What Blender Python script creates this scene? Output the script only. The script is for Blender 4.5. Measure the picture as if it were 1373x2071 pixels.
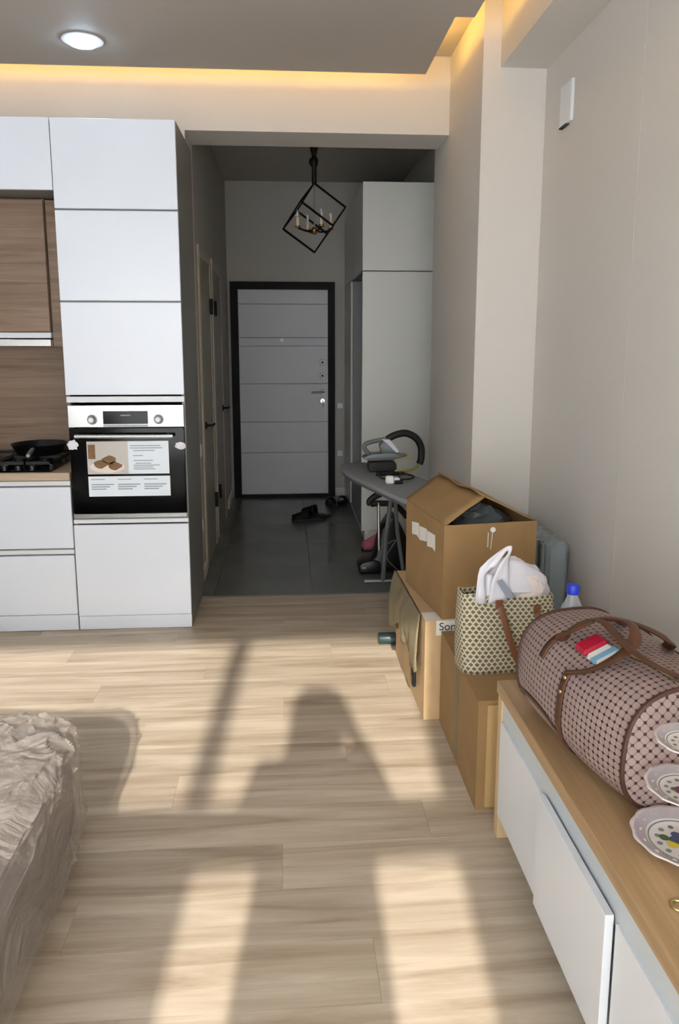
import bpy, bmesh, math, random
from mathutils import Vector, Matrix, noise
random.seed(7)
for o in list(bpy.data.objects): bpy.data.objects.remove(o, do_unlink=True)
scene = bpy.context.scene
COL = scene.collection

# ------------------------------------------------------------------ camera
FPX, W, H = 1500.0, 1373.0, 2071.0
PITCH, YAW = math.radians(9.462), math.radians(4.006)
cam = bpy.data.cameras.new('camera'); camo = bpy.data.objects.new('camera', cam); COL.objects.link(camo)
cam.sensor_fit = 'AUTO'; cam.sensor_width = 36.0
cam.lens = FPX / H * 36.0
cam.shift_y = -(H / 2 - 940.0) / H
cam.clip_start = 0.02; cam.clip_end = 60
camo.location = (0, 0, 1.53)
camo.rotation_euler = (math.pi / 2 - PITCH, 0, -YAW)
scene.camera = camo

# ------------------------------------------------------------------ world, sun, exposure
world = bpy.data.worlds.new('sky'); scene.world = world; world.use_nodes = True
wn = world.node_tree.nodes['Background']
wn.inputs['Color'].default_value = (0.90, 0.945, 1.0, 1)
wn.inputs['Strength'].default_value = 10.5
SUN_TAN, SUN_DX = 0.50, 0.055
sl = bpy.data.lights.new('sun', 'SUN'); so = bpy.data.objects.new('sun', sl); COL.objects.link(so)
sl.energy = 7.5; sl.angle = math.radians(1.0); sl.color = (1.0, 0.94, 0.85)
so.rotation_euler = Vector((SUN_DX, 1.0, -SUN_TAN)).to_track_quat('-Z', 'Y').to_euler()
so.location = (-0.5, -6, 4)
vs = scene.view_settings
vs.view_transform = 'Standard'; vs.look = 'None'; vs.gamma = 1.0; vs.use_curve_mapping = False
vs.exposure = 0.13

# ------------------------------------------------------------------ material helpers
def lin(c):
    return tuple((v / 255 / 12.92) if v / 255 <= 0.04045 else ((v / 255 + 0.055) / 1.055) ** 2.4 for v in c)
def L4(c): return (*lin(c), 1)
MATS = {}
def mat(name, c, rough=0.5, metal=0.0, bump=0.0, bscale=40.0, var=0.0, vscale=6.0, coat=0.0, spec=0.5, emit=None, estr=0):
    m = bpy.data.materials.new(name); m.use_nodes = True; MATS[name] = m
    nt = m.node_tree; n = nt.nodes; b = n['Principled BSDF']
    b.inputs['Base Color'].default_value = L4(c); b.inputs['Roughness'].default_value = rough
    b.inputs['Metallic'].default_value = metal; b.inputs['Coat Weight'].default_value = coat
    b.inputs['Specular IOR Level'].default_value = spec
    if emit: b.inputs['Emission Color'].default_value = L4(emit); b.inputs['Emission Strength'].default_value = estr
    tc = n.new('ShaderNodeTexCoord')
    if var > 0:
        ns = n.new('ShaderNodeTexNoise'); ns.inputs['Scale'].default_value = vscale; ns.inputs['Detail'].default_value = 4
        nt.links.new(tc.outputs['Object'], ns.inputs['Vector'])
        mx = n.new('ShaderNodeMix'); mx.data_type = 'RGBA'
        mx.inputs['A'].default_value = L4(tuple(v * (1 - var) for v in c)); mx.inputs['B'].default_value = L4(tuple(min(255, v * (1 + var)) for v in c))
        nt.links.new(ns.outputs['Fac'], mx.inputs['Factor']); nt.links.new(mx.outputs['Result'], b.inputs['Base Color'])
    if bump > 0:
        n2 = n.new('ShaderNodeTexNoise'); n2.inputs['Scale'].default_value = bscale; n2.inputs['Detail'].default_value = 3
        nt.links.new(tc.outputs['Object'], n2.inputs['Vector'])
        bp = n.new('ShaderNodeBump'); bp.inputs['Strength'].default_value = bump; bp.inputs['Distance'].default_value = 0.004
        nt.links.new(n2.outputs['Fac'], bp.inputs['Height']); nt.links.new(bp.outputs['Normal'], b.inputs['Normal'])
    return m
def wood(name, c1, c2, axis='X', scale=1.0, rough=0.45, tone=0.12, k=28.0):
    m = bpy.data.materials.new(name); m.use_nodes = True; MATS[name] = m
    nt = m.node_tree; n = nt.nodes; b = n['Principled BSDF']; b.inputs['Roughness'].default_value = rough
    tc = n.new('ShaderNodeTexCoord'); oi = n.new('ShaderNodeObjectInfo')
    ml = n.new('ShaderNodeMath'); ml.operation = 'MULTIPLY'; ml.inputs[1].default_value = 91.7
    nt.links.new(oi.outputs['Random'], ml.inputs[0])
    va = n.new('ShaderNodeVectorMath'); va.operation = 'ADD'
    nt.links.new(tc.outputs['Object'], va.inputs[0]); nt.links.new(ml.outputs[0], va.inputs[1])
    mp = n.new('ShaderNodeMapping')
    s = [k * scale] * 3; s['XYZ'.index(axis)] = 1.3 * scale
    mp.inputs['Scale'].default_value = s
    nt.links.new(va.outputs[0], mp.inputs['Vector'])
    ns = n.new('ShaderNodeTexNoise'); ns.inputs['Scale'].default_value = 1.0; ns.inputs['Detail'].default_value = 6; ns.inputs['Roughness'].default_value = 0.62; ns.inputs['Distortion'].default_value = 0.6
    nt.links.new(mp.outputs[0], ns.inputs['Vector'])
    cr = n.new('ShaderNodeValToRGB'); cr.color_ramp.elements[0].position = 0.32; cr.color_ramp.elements[1].position = 0.68
    cr.color_ramp.elements[0].color = L4(c1); cr.color_ramp.elements[1].color = L4(c2)
    nt.links.new(ns.outputs['Fac'], cr.inputs['Fac'])
    hs = n.new('ShaderNodeHueSaturation')
    mr = n.new('ShaderNodeMapRange'); mr.inputs['To Min'].default_value = 1 - tone; mr.inputs['To Max'].default_value = 1 + tone
    nt.links.new(oi.outputs['Random'], mr.inputs['Value']); nt.links.new(mr.outputs[0], hs.inputs['Value'])
    nt.links.new(cr.outputs[0], hs.inputs['Color']); nt.links.new(hs.outputs[0], b.inputs['Base Color'])
    bp = n.new('ShaderNodeBump'); bp.inputs['Strength'].default_value = 0.08; bp.inputs['Distance'].default_value = 0.002
    nt.links.new(ns.outputs['Fac'], bp.inputs['Height']); nt.links.new(bp.outputs['Normal'], b.inputs['Normal'])
    return m
def film(name, c, fac, rough=0.15, crease=0.0, cs=14.0):
    m = bpy.data.materials.new(name); m.use_nodes = True; MATS[name] = m
    nt = m.node_tree; n = nt.nodes; b = n['Principled BSDF']; out = n['Material Output']
    b.inputs['Base Color'].default_value = L4(c); b.inputs['Roughness'].default_value = rough; b.inputs['Specular IOR Level'].default_value = 0.7
    if crease:
        tc = n.new('ShaderNodeTexCoord'); ns = n.new('ShaderNodeTexNoise'); ns.inputs['Scale'].default_value = cs; ns.inputs['Detail'].default_value = 5; ns.inputs['Distortion'].default_value = 1.6
        nt.links.new(tc.outputs['Object'], ns.inputs['Vector'])
        ab = nmath(nt, 'ABSOLUTE', nmath(nt, 'SUBTRACT', ns.outputs['Fac'], 0.5))
        bp = n.new('ShaderNodeBump'); bp.inputs['Strength'].default_value = crease; bp.inputs['Distance'].default_value = 0.03
        nt.links.new(ab, bp.inputs['Height']); nt.links.new(bp.outputs['Normal'], b.inputs['Normal'])
    t = n.new('ShaderNodeBsdfTransparent'); mx = n.new('ShaderNodeMixShader'); mx.inputs[0].default_value = fac
    nt.links.new(t.outputs[0], mx.inputs[1]); nt.links.new(b.outputs[0], mx.inputs[2]); nt.links.new(mx.outputs[0], out.inputs['Surface'])
    return m
def uvpattern(name, build, rough=0.6):
    m = bpy.data.materials.new(name); m.use_nodes = True; MATS[name] = m
    nt = m.node_tree; b = nt.nodes['Principled BSDF']; b.inputs['Roughness'].default_value = rough
    uv = nt.nodes.new('ShaderNodeUVMap'); uv.uv_map = 'UVMap'
    nt.links.new(build(nt, uv.outputs[0]), b.inputs['Base Color'])
    return m
def nmath(nt, op, a, b=None):
    x = nt.nodes.new('ShaderNodeMath'); x.operation = op
    for i, v in enumerate((a, b)):
        if v is None: continue
        if isinstance(v, (int, float)): x.inputs[i].default_value = v
        else: nt.links.new(v, x.inputs[i])
    return x.outputs[0]
def nmix(nt, f, a, b):
    x = nt.nodes.new('ShaderNodeMix'); x.data_type = 'RGBA'
    if isinstance(f, (int, float)): x.inputs['Factor'].default_value = f
    else: nt.links.new(f, x.inputs['Factor'])
    for k, v in (('A', a), ('B', b)):
        if isinstance(v, tuple): x.inputs[k].default_value = L4(v)
        else: nt.links.new(v, x.inputs[k])
    return x.outputs['Result']

mat('wall_paint', (211, 206, 199), 0.75, bump=0.06, bscale=160)
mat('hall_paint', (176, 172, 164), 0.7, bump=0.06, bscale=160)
mat('ceiling_paint', (190, 182, 168), 0.85)
mat('stretch_ceiling', (184, 176, 168), 0.6)
mat('white_gloss', (226, 231, 239), 0.3)
mat('white_satin', (222, 224, 226), 0.35)
mat('carcass_grey', (120, 122, 120), 0.4)
mat('gap_dark', (52, 52, 52), 0.7)
mat('steel', (205, 206, 205), 0.27, metal=0.9)
mat('dull_metal', (150, 150, 150), 0.45, metal=0.5)
mat('black_glass', (3, 3, 4), 0.12, spec=0.22)
mat('black_plastic', (14, 14, 15), 0.38)
mat('black_rubber', (18, 18, 18), 0.6)
mat('black_matte', (9, 8, 8), 0.6, spec=0.25)
mat('cast_iron', (20, 20, 20), 0.6, bump=0.2, bscale=200)
mat('brass', (150, 116, 62), 0.35, metal=0.8)
mat('gold_metal', (196, 176, 130), 0.28, metal=0.9)
mat('candle_ivory', (214, 190, 160), 0.5)
mat('door_white', (196, 196, 200), 0.45, bump=0.03, bscale=90)
mat('door_cream', (150, 144, 130), 0.45)
mat('trim_cream', (172, 164, 146), 0.45)
mat('wardrobe_white', (206, 206, 200), 0.4)
mat('wardrobe_grey', (128, 128, 128), 0.45)
mat('tile_dark', (104, 107, 103), 0.22, var=0.10, vscale=3.0)
mat('grout', (56, 57, 55), 0.8)
mat('subfloor', (120, 104, 84), 0.8)
mat('baseboard_white', (214, 208, 198), 0.45)
wood('laminate', (162, 143, 120), (207, 192, 170), 'X', 1.0, 0.42, 0.07, 17.0)
wood('kitchen_wood', (112, 88, 68), (150, 124, 100), 'X', 1.0, 0.45, 0.02, 30.0)
wood('worktop_wood', (170, 146, 120), (196, 174, 148), 'X', 1.0, 0.4, 0.02, 30.0)
wood('oak', (160, 128, 90), (184, 152, 112), 'Y', 1.0, 0.4, 0.02, 34.0)
wood('oak_end', (196, 166, 122), (214, 186, 146), 'Z', 1.0, 0.45, 0.02, 34.0)
mat('cardboard', (150, 118, 76), 0.8, bump=0.05, bscale=60, var=0.07, vscale=9)
mat('cardboard_pale', (196, 166, 124), 0.8, bump=0.05, bscale=60, var=0.08, vscale=9)
mat('cardboard_olive', (130, 117, 90), 0.8, bump=0.08, bscale=40, var=0.1, vscale=12)
mat('cardboard_edge', (186, 154, 104), 0.85)
mat('paper_white', (226, 222, 214), 0.6)
mat('print_black', (34, 32, 30), 0.6)
mat('print_grey', (150, 156, 168), 0.6)
mat('print_pale', (226, 234, 240), 0.4)
mat('photo_bg', (196, 190, 182), 0.4)
mat('cookie', (116, 84, 52), 0.6, var=0.3, vscale=60)
mat('plate_print', (228, 214, 206), 0.5)
mat('board_cloth', (136, 140, 147), 0.85, bump=0.1, bscale=300)
mat('leg_grey', (112, 114, 114), 0.45, metal=0.3)
mat('iron_grey', (96, 103, 103), 0.4)
mat('iron_pale', (196, 198, 206), 0.35)
mat('iron_yellow', (176, 168, 96), 0.4)
mat('pink_cloth', (176, 96, 110), 0.8)
mat('teal_plastic', (40, 62, 62), 0.35)
mat('radiator_grey', (140, 150, 153), 0.35)
mat('rail_grey', (196, 203, 206), 0.35)
mat('leather', (80, 48, 28), 0.45, bump=0.1, bscale=120, var=0.12, vscale=20)
mat('leather_dark', (70, 40, 28), 0.5)
mat('tan_strap', (116, 74, 46), 0.5)
mat('red_packet', (176, 22, 52), 0.35)
mat('blue_print', (120, 168, 196), 0.35)
mat('cap_blue', (24, 52, 190), 0.35)
mat('sofa_grey', (108, 101, 97), 0.85, bump=0.1, bscale=200)
mat('sofa_beige', (170, 150, 128), 0.85)
mat('porcelain', (226, 216, 212), 0.15, coat=0.5)
mat('porcelain_rim', (176, 166, 168), 0.2, coat=0.4)
mat('porcelain_green', (120, 136, 122), 0.25)
mat('plum', (110, 44, 74), 0.3)
mat('leaf_green', (70, 100, 50), 0.4)
mat('lemon', (206, 186, 50), 0.4)
mat('grape_blue', (76, 82, 112), 0.4)
mat('white_plastic', (236, 236, 234), 0.3)
mat('lamp_white', (255, 255, 255), 0.5, emit=(198, 226, 255), estr=32)
mat('led_warm', (255, 200, 120), 0.5, emit=(255, 204, 104), estr=36)
mat('skin', (206, 160, 132), 0.5)
mat('coat_cloth', (70, 66, 66), 0.85)
mat('hair_brown', (50, 36, 28), 0.6)
mat('window_white', (232, 232, 230), 0.4)
film('bag_film', (236, 234, 240), 0.86, 0.35)
film('sofa_film', (190, 179, 168), 0.40, 0.06, 1.0, 5.0)
film('clear_pet', (225, 230, 232), 0.32, 0.05)
film('window_glass', (235, 240, 240), 0.08, 0.02)
def curtain_mat():
    m = bpy.data.materials.new('sheer_cloth'); m.use_nodes = True; MATS['sheer_cloth'] = m
    nt = m.node_tree; n = nt.nodes; out = n['Material Output']
    d = n.new('ShaderNodeBsdfDiffuse'); d.inputs[0].default_value = (0.85, 0.85, 0.83, 1)
    t = n.new('ShaderNodeBsdfTranslucent'); t.inputs[0].default_value = (0.88, 0.88, 0.87, 1)
    mx = n.new('ShaderNodeMixShader'); mx.inputs[0].default_value = 0.6
    nt.links.new(d.outputs[0], mx.inputs[1]); nt.links.new(t.outputs[0], mx.inputs[2]); nt.links.new(mx.outputs[0], out.inputs['Surface'])
curtain_mat()
def dots(nt, uv):                                  # woven diamond lattice with dark dots at the crossings
    sp = nt.nodes.new('ShaderNodeSeparateXYZ'); nt.links.new(uv, sp.inputs[0])
    a = nmath(nt, 'SUBTRACT', nmath(nt, 'FRACT', sp.outputs[0]), 0.5); b = nmath(nt, 'SUBTRACT', nmath(nt, 'FRACT', sp.outputs[1]), 0.5)
    aa = nmath(nt, 'ABSOLUTE', a); ab = nmath(nt, 'ABSOLUTE', b)
    d1 = nmath(nt, 'ADD', aa, ab)
    dot = nmath(nt, 'LESS_THAN', d1, 0.27)
    lines = nmath(nt, 'LESS_THAN', nmath(nt, 'MINIMUM', aa, ab), 0.07)
    ns = nt.nodes.new('ShaderNodeTexNoise'); ns.inputs['Scale'].default_value = 0.5; nt.links.new(uv, ns.inputs['Vector'])
    base = nmix(nt, ns.outputs['Fac'], (140, 117, 111), (164, 143, 135))
    c = nmix(nt, nmath(nt, 'MULTIPLY', lines, 0.55), base, (96, 72, 68))
    return nmix(nt, dot, c, (50, 32, 36))
uvpattern('duffel_canvas', dots, 0.6)
def lozenge(nt, uv):                                # offset rows of small lozenges on cream
    sp = nt.nodes.new('ShaderNodeSeparateXYZ'); nt.links.new(uv, sp.inputs[0])
    row = nmath(nt, 'FLOOR', sp.outputs[1])
    off = nmath(nt, 'MULTIPLY', nmath(nt, 'MODULO', nmath(nt, 'ABSOLUTE', row), 2.0), 0.5)
    a = nmath(nt, 'ABSOLUTE', nmath(nt, 'SUBTRACT', nmath(nt, 'FRACT', nmath(nt, 'ADD', sp.outputs[0], off)), 0.5))
    b = nmath(nt, 'ABSOLUTE', nmath(nt, 'SUBTRACT', nmath(nt, 'FRACT', sp.outputs[1]), 0.5))
    ins = nmath(nt, 'LESS_THAN', nmath(nt, 'ADD', nmath(nt, 'MULTIPLY', a, 1.0), nmath(nt, 'MULTIPLY', b, 0.75)), 0.41)
    ns = nt.nodes.new('ShaderNodeTexNoise'); ns.inputs['Scale'].default_value = 0.6; nt.links.new(uv, ns.inputs['Vector'])
    dark = nmix(nt, ns.outputs['Fac'], (84, 74, 56), (112, 112, 96))
    return nmix(nt, ins, (200, 188, 157), dark)
uvpattern('tote_canvas', lozenge, 0.65)

# ------------------------------------------------------------------ geometry helpers
WL = {}
class B:
    def __init__(s): s.bm = bmesh.new(); s.uv = None
    def quad(s, vs): return s.bm.faces.new([s.bm.verts.new(v) for v in vs])
    def box(s, x0, x1, y0, y1, z0, z1, M=None):
        p = [Vector((x, y, z)) for x in (x0, x1) for y in (y0, y1) for z in (z0, z1)]
        if M: p = [M @ v for v in p]
        v = [s.bm.verts.new(q) for q in p]
        for f in ((0, 1, 3, 2), (4, 6, 7, 5), (0, 4, 5, 1), (2, 3, 7, 6), (0, 2, 6, 4), (1, 5, 7, 3)): s.bm.faces.new([v[i] for i in f])
        return s
    def prism(s, poly, d0, d1, plane='XY', M=None):
        def P(a, b, d):
            q = Vector((a, b, d)) if plane == 'XY' else (Vector((a, d, b)) if plane == 'XZ' else Vector((d, a, b)))
            return M @ q if M else q
        lo = [s.bm.verts.new(P(a, b, d0)) for a, b in poly]; hi = [s.bm.verts.new(P(a, b, d1)) for a, b in poly]
        n = len(poly); s.bm.faces.new(lo); s.bm.faces.new(hi[::-1])
        for i in range(n): s.bm.faces.new((lo[i], lo[(i + 1) % n], hi[(i + 1) % n], hi[i]))
        return s
    def tube(s, pts, r, seg=8, closed=False, flat=1.0, up=None):
        pts = [Vector(p) for p in pts]; n = len(pts); rs = r if isinstance(r, (list, tuple)) else [r] * n
        rings = []; prev = None
        for i, p in enumerate(pts):
            if closed: t = pts[(i + 1) % n] - pts[i - 1]
            else: t = pts[min(i + 1, n - 1)] - pts[max(i - 1, 0)]
            t.normalize()
            if up is not None: a = Vector(up)
            elif prev is not None: a = prev
            else: a = Vector((0, 0, 1)) if abs(t.z) < 0.9 else Vector((1, 0, 0))
            u = (a - t * a.dot(t))
            if u.length < 1e-5: u = t.orthogonal()
            u.normalize(); w = t.cross(u); prev = u
            rings.append([s.bm.verts.new(p + rs[i] * (math.cos(k * 2 * math.pi / seg) * w + flat * math.sin(k * 2 * math.pi / seg) * u)) for k in range(seg)])
        m = n if closed else n - 1
        for i in range(m):
            a, b = rings[i], rings[(i + 1) % n]
            for k in range(seg): s.bm.faces.new((a[k], a[(k + 1) % seg], b[(k + 1) % seg], b[k]))
        if not closed: s.bm.faces.new(rings[0][::-1]); s.bm.faces.new(rings[-1])
        return s
    def lathe(s, prof, c, seg=20, axis='Z', M=None, sx=1.0, sy=1.0):
        c = Vector(c); rings = []
        def P(r, h, a):
            x, y = r * math.cos(a) * sx, r * math.sin(a) * sy
            q = {'Z': Vector((x, y, h)), 'Y': Vector((x, h, y)), 'X': Vector((h, x, y))}[axis]
            if M: q = M @ q
            return c + q
        for r, h in prof:
            rings.append([s.bm.verts.new(P(r, h, k * 2 * math.pi / seg)) for k in range(seg)] if r > 1e-6 else [s.bm.verts.new(P(0, h, 0))])
        for a, b in zip(rings, rings[1:]):
            for k in range(seg):
                q = (k + 1) % seg
                if len(a) == 1 and len(b) == 1: continue
                if len(a) == 1: s.bm.faces.new((a[0], b[q], b[k]))
                elif len(b) == 1: s.bm.faces.new((a[k], a[q], b[0]))
                else: s.bm.faces.new((a[k], a[q], b[q], b[k]))
        for rg in ((rings[0], rings[-1]) if len(prof) > 2 else ()):
            if len(rg) > 2:
                try: s.bm.faces.new(rg)
                except ValueError: pass
        return s
    def grid(s, fn, nu, nv, cu=False, uvs=None):
        if uvs and s.uv is None: s.uv = s.bm.loops.layers.uv.new('UVMap')
        V = [[s.bm.verts.new(fn(i / nu, j / nv)) for j in range(nv + 1)] for i in range(nu if cu else nu + 1)]
        for i in range(nu):
            for j in range(nv):
                i2 = (i + 1) % nu if cu else i + 1
                f = s.bm.faces.new((V[i][j], V[i2][j], V[i2][j + 1], V[i][j + 1]))
                if uvs:
                    for lp, (a, b) in zip(f.loops, ((i, j), (i + 1, j), (i + 1, j + 1), (i, j + 1))): lp[s.uv].uv = (a / nu * uvs[0], b / nv * uvs[1])
        return s
    def done(s, name, m, parent=None, bev=0.0, seg=1, smooth=False, thick=0.0, subd=0, recalc=True):
        bm = s.bm
        if recalc: bmesh.ops.recalc_face_normals(bm, faces=bm.faces)
        if bev > 0:
            es = [e for e in bm.edges if len(e.link_faces) == 2 and e.calc_face_angle(0) > 0.5]
            bmesh.ops.bevel(bm, geom=es, offset=bev, segments=seg, affect='EDGES', clamp_overlap=True, profile=0.5)
        lo = Vector((1e9,) * 3); hi = -lo
        for v in bm.verts:
            for k in range(3): lo[k] = min(lo[k], v.co[k]); hi[k] = max(hi[k], v.co[k])
        c = (lo + hi) / 2
        if parent is None: c.z = lo.z
        for v in bm.verts: v.co -= c
        if smooth:
            for f in bm.faces: f.smooth = True
        me = bpy.data.meshes.new(name); bm.to_mesh(me); bm.free()
        me.materials.append(MATS[m])
        o = bpy.data.objects.new(name, me); COL.objects.link(o)
        if smooth:
            try: me.set_sharp_from_angle(angle=math.radians(40))
            except Exception: pass
        if thick:
            md = o.modifiers.new('thickness', 'SOLIDIFY'); md.thickness = thick; md.offset = 0
        if subd:
            md = o.modifiers.new('smooth', 'SUBSURF'); md.levels = subd; md.render_levels = subd
        WL[o] = c
        if parent is not None: o.parent = parent; o.location = c - WL[parent]
        else: o.location = c
        return o
def bx(name, m, parent, x0, x1, y0, y1, z0, z1, bev=0.0, M=None): return B().box(x0, x1, y0, y1, z0, z1, M).done(name, m, parent, bev)
def thing(name, label, cat, loc, group=None, kind=None):
    o = bpy.data.objects.new(name, None); COL.objects.link(o); o.location = loc; o.empty_display_size = 0.1; WL[o] = Vector(loc)
    return tag(o, label, cat, group, kind)
def tag(o, label=None, cat=None, group=None, kind=None):
    if label: o['label'] = label
    if cat: o['category'] = cat
    if group: o['group'] = group
    if kind: o['kind'] = kind
    return o
def struct(o, label, cat): return tag(o, label, cat, kind='structure')
def rotz(a, p): p = Vector(p); return Matrix.Translation(p) @ Matrix.Rotation(a, 4, 'Z') @ Matrix.Translation(-p)
def lerp(a, b, t): return a + (b - a) * t
def spline(pts, n=6):
    pts = [Vector(p) for p in pts]; out = []
    for i in range(len(pts) - 1):
        p0 = pts[max(i - 1, 0)]; p1 = pts[i]; p2 = pts[i + 1]; p3 = pts[min(i + 2, len(pts) - 1)]
        for k in range(n):
            t = k / n
            out.append(0.5 * ((2 * p1) + (p2 - p0) * t + (2 * p0 - 5 * p1 + 4 * p2 - p3) * t * t + (3 * p1 - p0 - 3 * p2 + p3) * t ** 3))
    out.append(pts[-1]); return out

# ------------------------------------------------------------------ setting
XL, XR, YB, YW, YK = -2.6, 1.257, -1.0, 4.47, 3.865
ZC, ZP = 3.12, 2.95
XP, YP0, YP1 = 0.945, 3.73, 4.88            # pier face and its two ends
XH0, XH1, YD = -0.56, 1.10, 7.28            # hall side walls and the entrance wall
YT = 4.34                                   # laminate ends, tiles begin

fl = struct(bx('floor', 'subfloor', None, XL - .12, XR + .14, YB - .1, YT, -0.12, -0.010), 'pale oak laminate floor with streaky planks laid across the room', 'floor')
pw, pl = 0.192, 1.285
row = 0; y = YB
while y < YT - 0.01:
    y1 = min(y + pw, YT)
    x = XL - [0.0, 0.82, 0.37, 1.05, 0.56][row % 5]
    while x < XR:
        xa, xb = max(x, XL), min(x + pl, XR)
        if xb - xa > 0.02: bx('plank', 'laminate', fl, xa + .0003, xb - .0003, y + .0003, y1 - .0003, -0.010, 0.0)
        x += pl
    y = y1; row += 1
fh = struct(bx('floor_hall', 'grout', None, XH0 - .12, XH1 + .12, YT, YD + .1, -0.12, -0.006), 'dark grey polished tile floor of the entrance hall', 'floor')
xs = [XH0, -0.46, 0.14, 0.74, XH1]
ys = [YT + .02, 4.92, 5.52, 6.12, 6.72, YD]
for i in range(4):
    for j in range(5):
        bx('tile', 'tile_dark', fh, xs[i] + .001, xs[i + 1] - .001, ys[j] + .001, ys[j + 1] - .001, -0.006, 0.0, 0.0008)
struct(bx('trim_1', 'dull_metal', None, XH0, XP, YT - .008, YT + .02, 0, 0.003, 0.001), 'thin grey threshold strip between laminate and dark tiles', 'threshold strip')
struct(bx('wall_right', 'wall_paint', None, XR, XR + .14, YB, YP0, 0, ZC), 'plain pale grey wall on the right behind the media unit', 'wall')
wrt = [o for o in COL.objects if o.name == 'wall_right'][0]
yy0 = YB
for yy1 in (-.46, .60, 1.66, 2.70, YP0):
    bx('wallpaper_strip', 'wall_paint', wrt, XR - .0016, XR, yy0 + .0012, yy1 - .0012, 0, ZC, .0006); yy0 = yy1
struct(bx('wall_pier', 'wall_paint', None, XP, XR + .14, YP0, YP1, 0, ZC), 'pale pier projecting at the right between room and hall', 'wall')
struct(bx('wall_left', 'wall_paint', None, XL - .12, XL, YB, YW, 0, ZC), 'left room wall at the end of the kitchen run', 'wall')
struct(bx('wall_kitchen', 'wall_paint', None, XL - .12, XH0, YW, 4.79, 0, ZC), 'pale wall behind and above the kitchen cabinets', 'wall')
struct(bx('wall_lintel', 'wall_paint', None, XH0, XP, YW, 4.79, 2.70, ZC), 'wide pale beam over the opening into the hall', 'wall')
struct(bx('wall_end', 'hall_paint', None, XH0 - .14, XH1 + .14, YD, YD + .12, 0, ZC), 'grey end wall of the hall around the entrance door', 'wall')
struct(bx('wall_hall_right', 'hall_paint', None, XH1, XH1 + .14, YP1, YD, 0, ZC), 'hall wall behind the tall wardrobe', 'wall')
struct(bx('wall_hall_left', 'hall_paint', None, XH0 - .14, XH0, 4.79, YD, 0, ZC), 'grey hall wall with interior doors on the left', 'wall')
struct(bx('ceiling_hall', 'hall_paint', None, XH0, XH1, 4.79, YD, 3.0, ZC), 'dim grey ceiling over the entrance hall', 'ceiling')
struct(bx('ceiling', 'ceiling_paint', None, XL - .12, XR + .14, YB - .1, YD + .12, ZC, ZC + .1), 'upper ceiling slab above the lit cove', 'ceiling')
pb = B().prism([(XL + .18, YB + .2), (.85, YB + .2), (.85, 3.53), (.763, 3.53), (.763, 4.25), (XL + .18, 4.25)], ZP, ZP + .035)
pb.prism([(XL + .36, YB + .4), (.62, YB + .4), (.62, 4.05), (XL + .36, 4.05)], ZP + .035, ZC)
struct(pb.done('ceiling_panel', 'stretch_ceiling'), 'lowered matte grey ceiling panel with stepped corner and lit edge', 'ceiling')
struct(bx('ceiling_soffit', 'wall_paint', None, 1.03, XR, YB, YP0, 2.815, ZC), 'boxed pale soffit running along the right wall under the ceiling', 'soffit')
for nm, a, lab in (('right', (XR - .014, XR, YB, 3.70), 'white skirting board along the right wall'), ('pier', (XP, XR, YP0 - .014, YP0), 'white skirting at the foot of the pier')):
    struct(bx('baseboard_' + nm, 'baseboard_white', None, *a, 0.0, .075, .002), lab, 'skirting board')
struct(bx('baseboard_hall_left', 'baseboard_white', None, XH0, XH0 + .014, 4.49, 4.84, 0, .08, .002), 'short pale skirting piece beside the tall oven cabinet', 'skirting board')
struct(bx('baseboard_hall_far', 'baseboard_white', None, XH0, XH0 + .014, 6.75, YD, 0, .08, .002), 'skirting board in the far left hall corner', 'skirting board')
struct(bx('baseboard_end', 'baseboard_white', None, .47, .56, YD - .014, YD, 0, .08, .002), 'short skirting piece right of the entrance door', 'skirting board')

# window wall behind the photographer: glazed door, high side light, added sheer curtains that diffuse the daylight
ww = B()
ww.box(XL - .12, XR + .14, YB - .1, YB, 2.40, ZC); ww.box(XL - .12, -2.25, YB - .1, YB, 0, 2.4); ww.box(1.2, XR + .14, YB - .1, YB, 0, 2.4)
struct(ww.done('wall_back', 'wall_paint'), 'window wall behind the photographer', 'wall')
wd = struct(thing('window_1', None, None, (-.5, YB - .05, 0)), 'glazed balcony front behind the photographer', 'window')
for a in ((-.55, -.46, 0, 2.4), (.325, .42, 0, 2.4), (-2.25, -2.19, 0, 2.4), (1.14, 1.2, 0, 2.4), (-.47, .34, 1.525, 1.66), (-.47, .34, 2.36, 2.4), (-.47, .34, 0, .09), (-2.19, -.55, 1.58, 1.66), (-2.19, -.55, 0, .06), (-2.19, -.55, 2.36, 2.4), (.42, 1.14, 0, .06), (.42, 1.14, 2.36, 2.4)):
    bx('window_frame', 'window_white', wd, a[0], a[1], YB - .09, YB - .03, a[2], a[3], .002)
for a in ((-.47, .34, .09, 1.525), (-.47, .34, 1.66, 2.36), (-2.19, -.55, .06, 1.58), (-2.19, -.55, 1.66, 2.36), (.42, 1.14, .06, 2.36)):
    bx('pane', 'window_glass', wd, a[0], a[1], YB - .062, YB - .058, a[2], a[3])
def curtain(x0, x1, z0, z1, label):  # unseen curtains, added to fill the room with soft diffused daylight
    b = B(); b.grid(lambda u, v: Vector((lerp(x0, x1, u), YB + .035 + .018 * math.sin(u * (x1 - x0) * 62), lerp(z0, z1, v))), 90, 2)
    tag(b.done('added_sheer_curtain', 'sheer_cloth', smooth=True), label, 'curtain', 'added sheer curtains on the window wall')
curtain(-2.2, -.49, .02, 1.60, 'low white sheer curtain added over the left balcony pane to soften daylight')
curtain(.36, 1.2, .02, 2.40, 'tall white sheer curtain added right of the balcony door to spread daylight')

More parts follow.
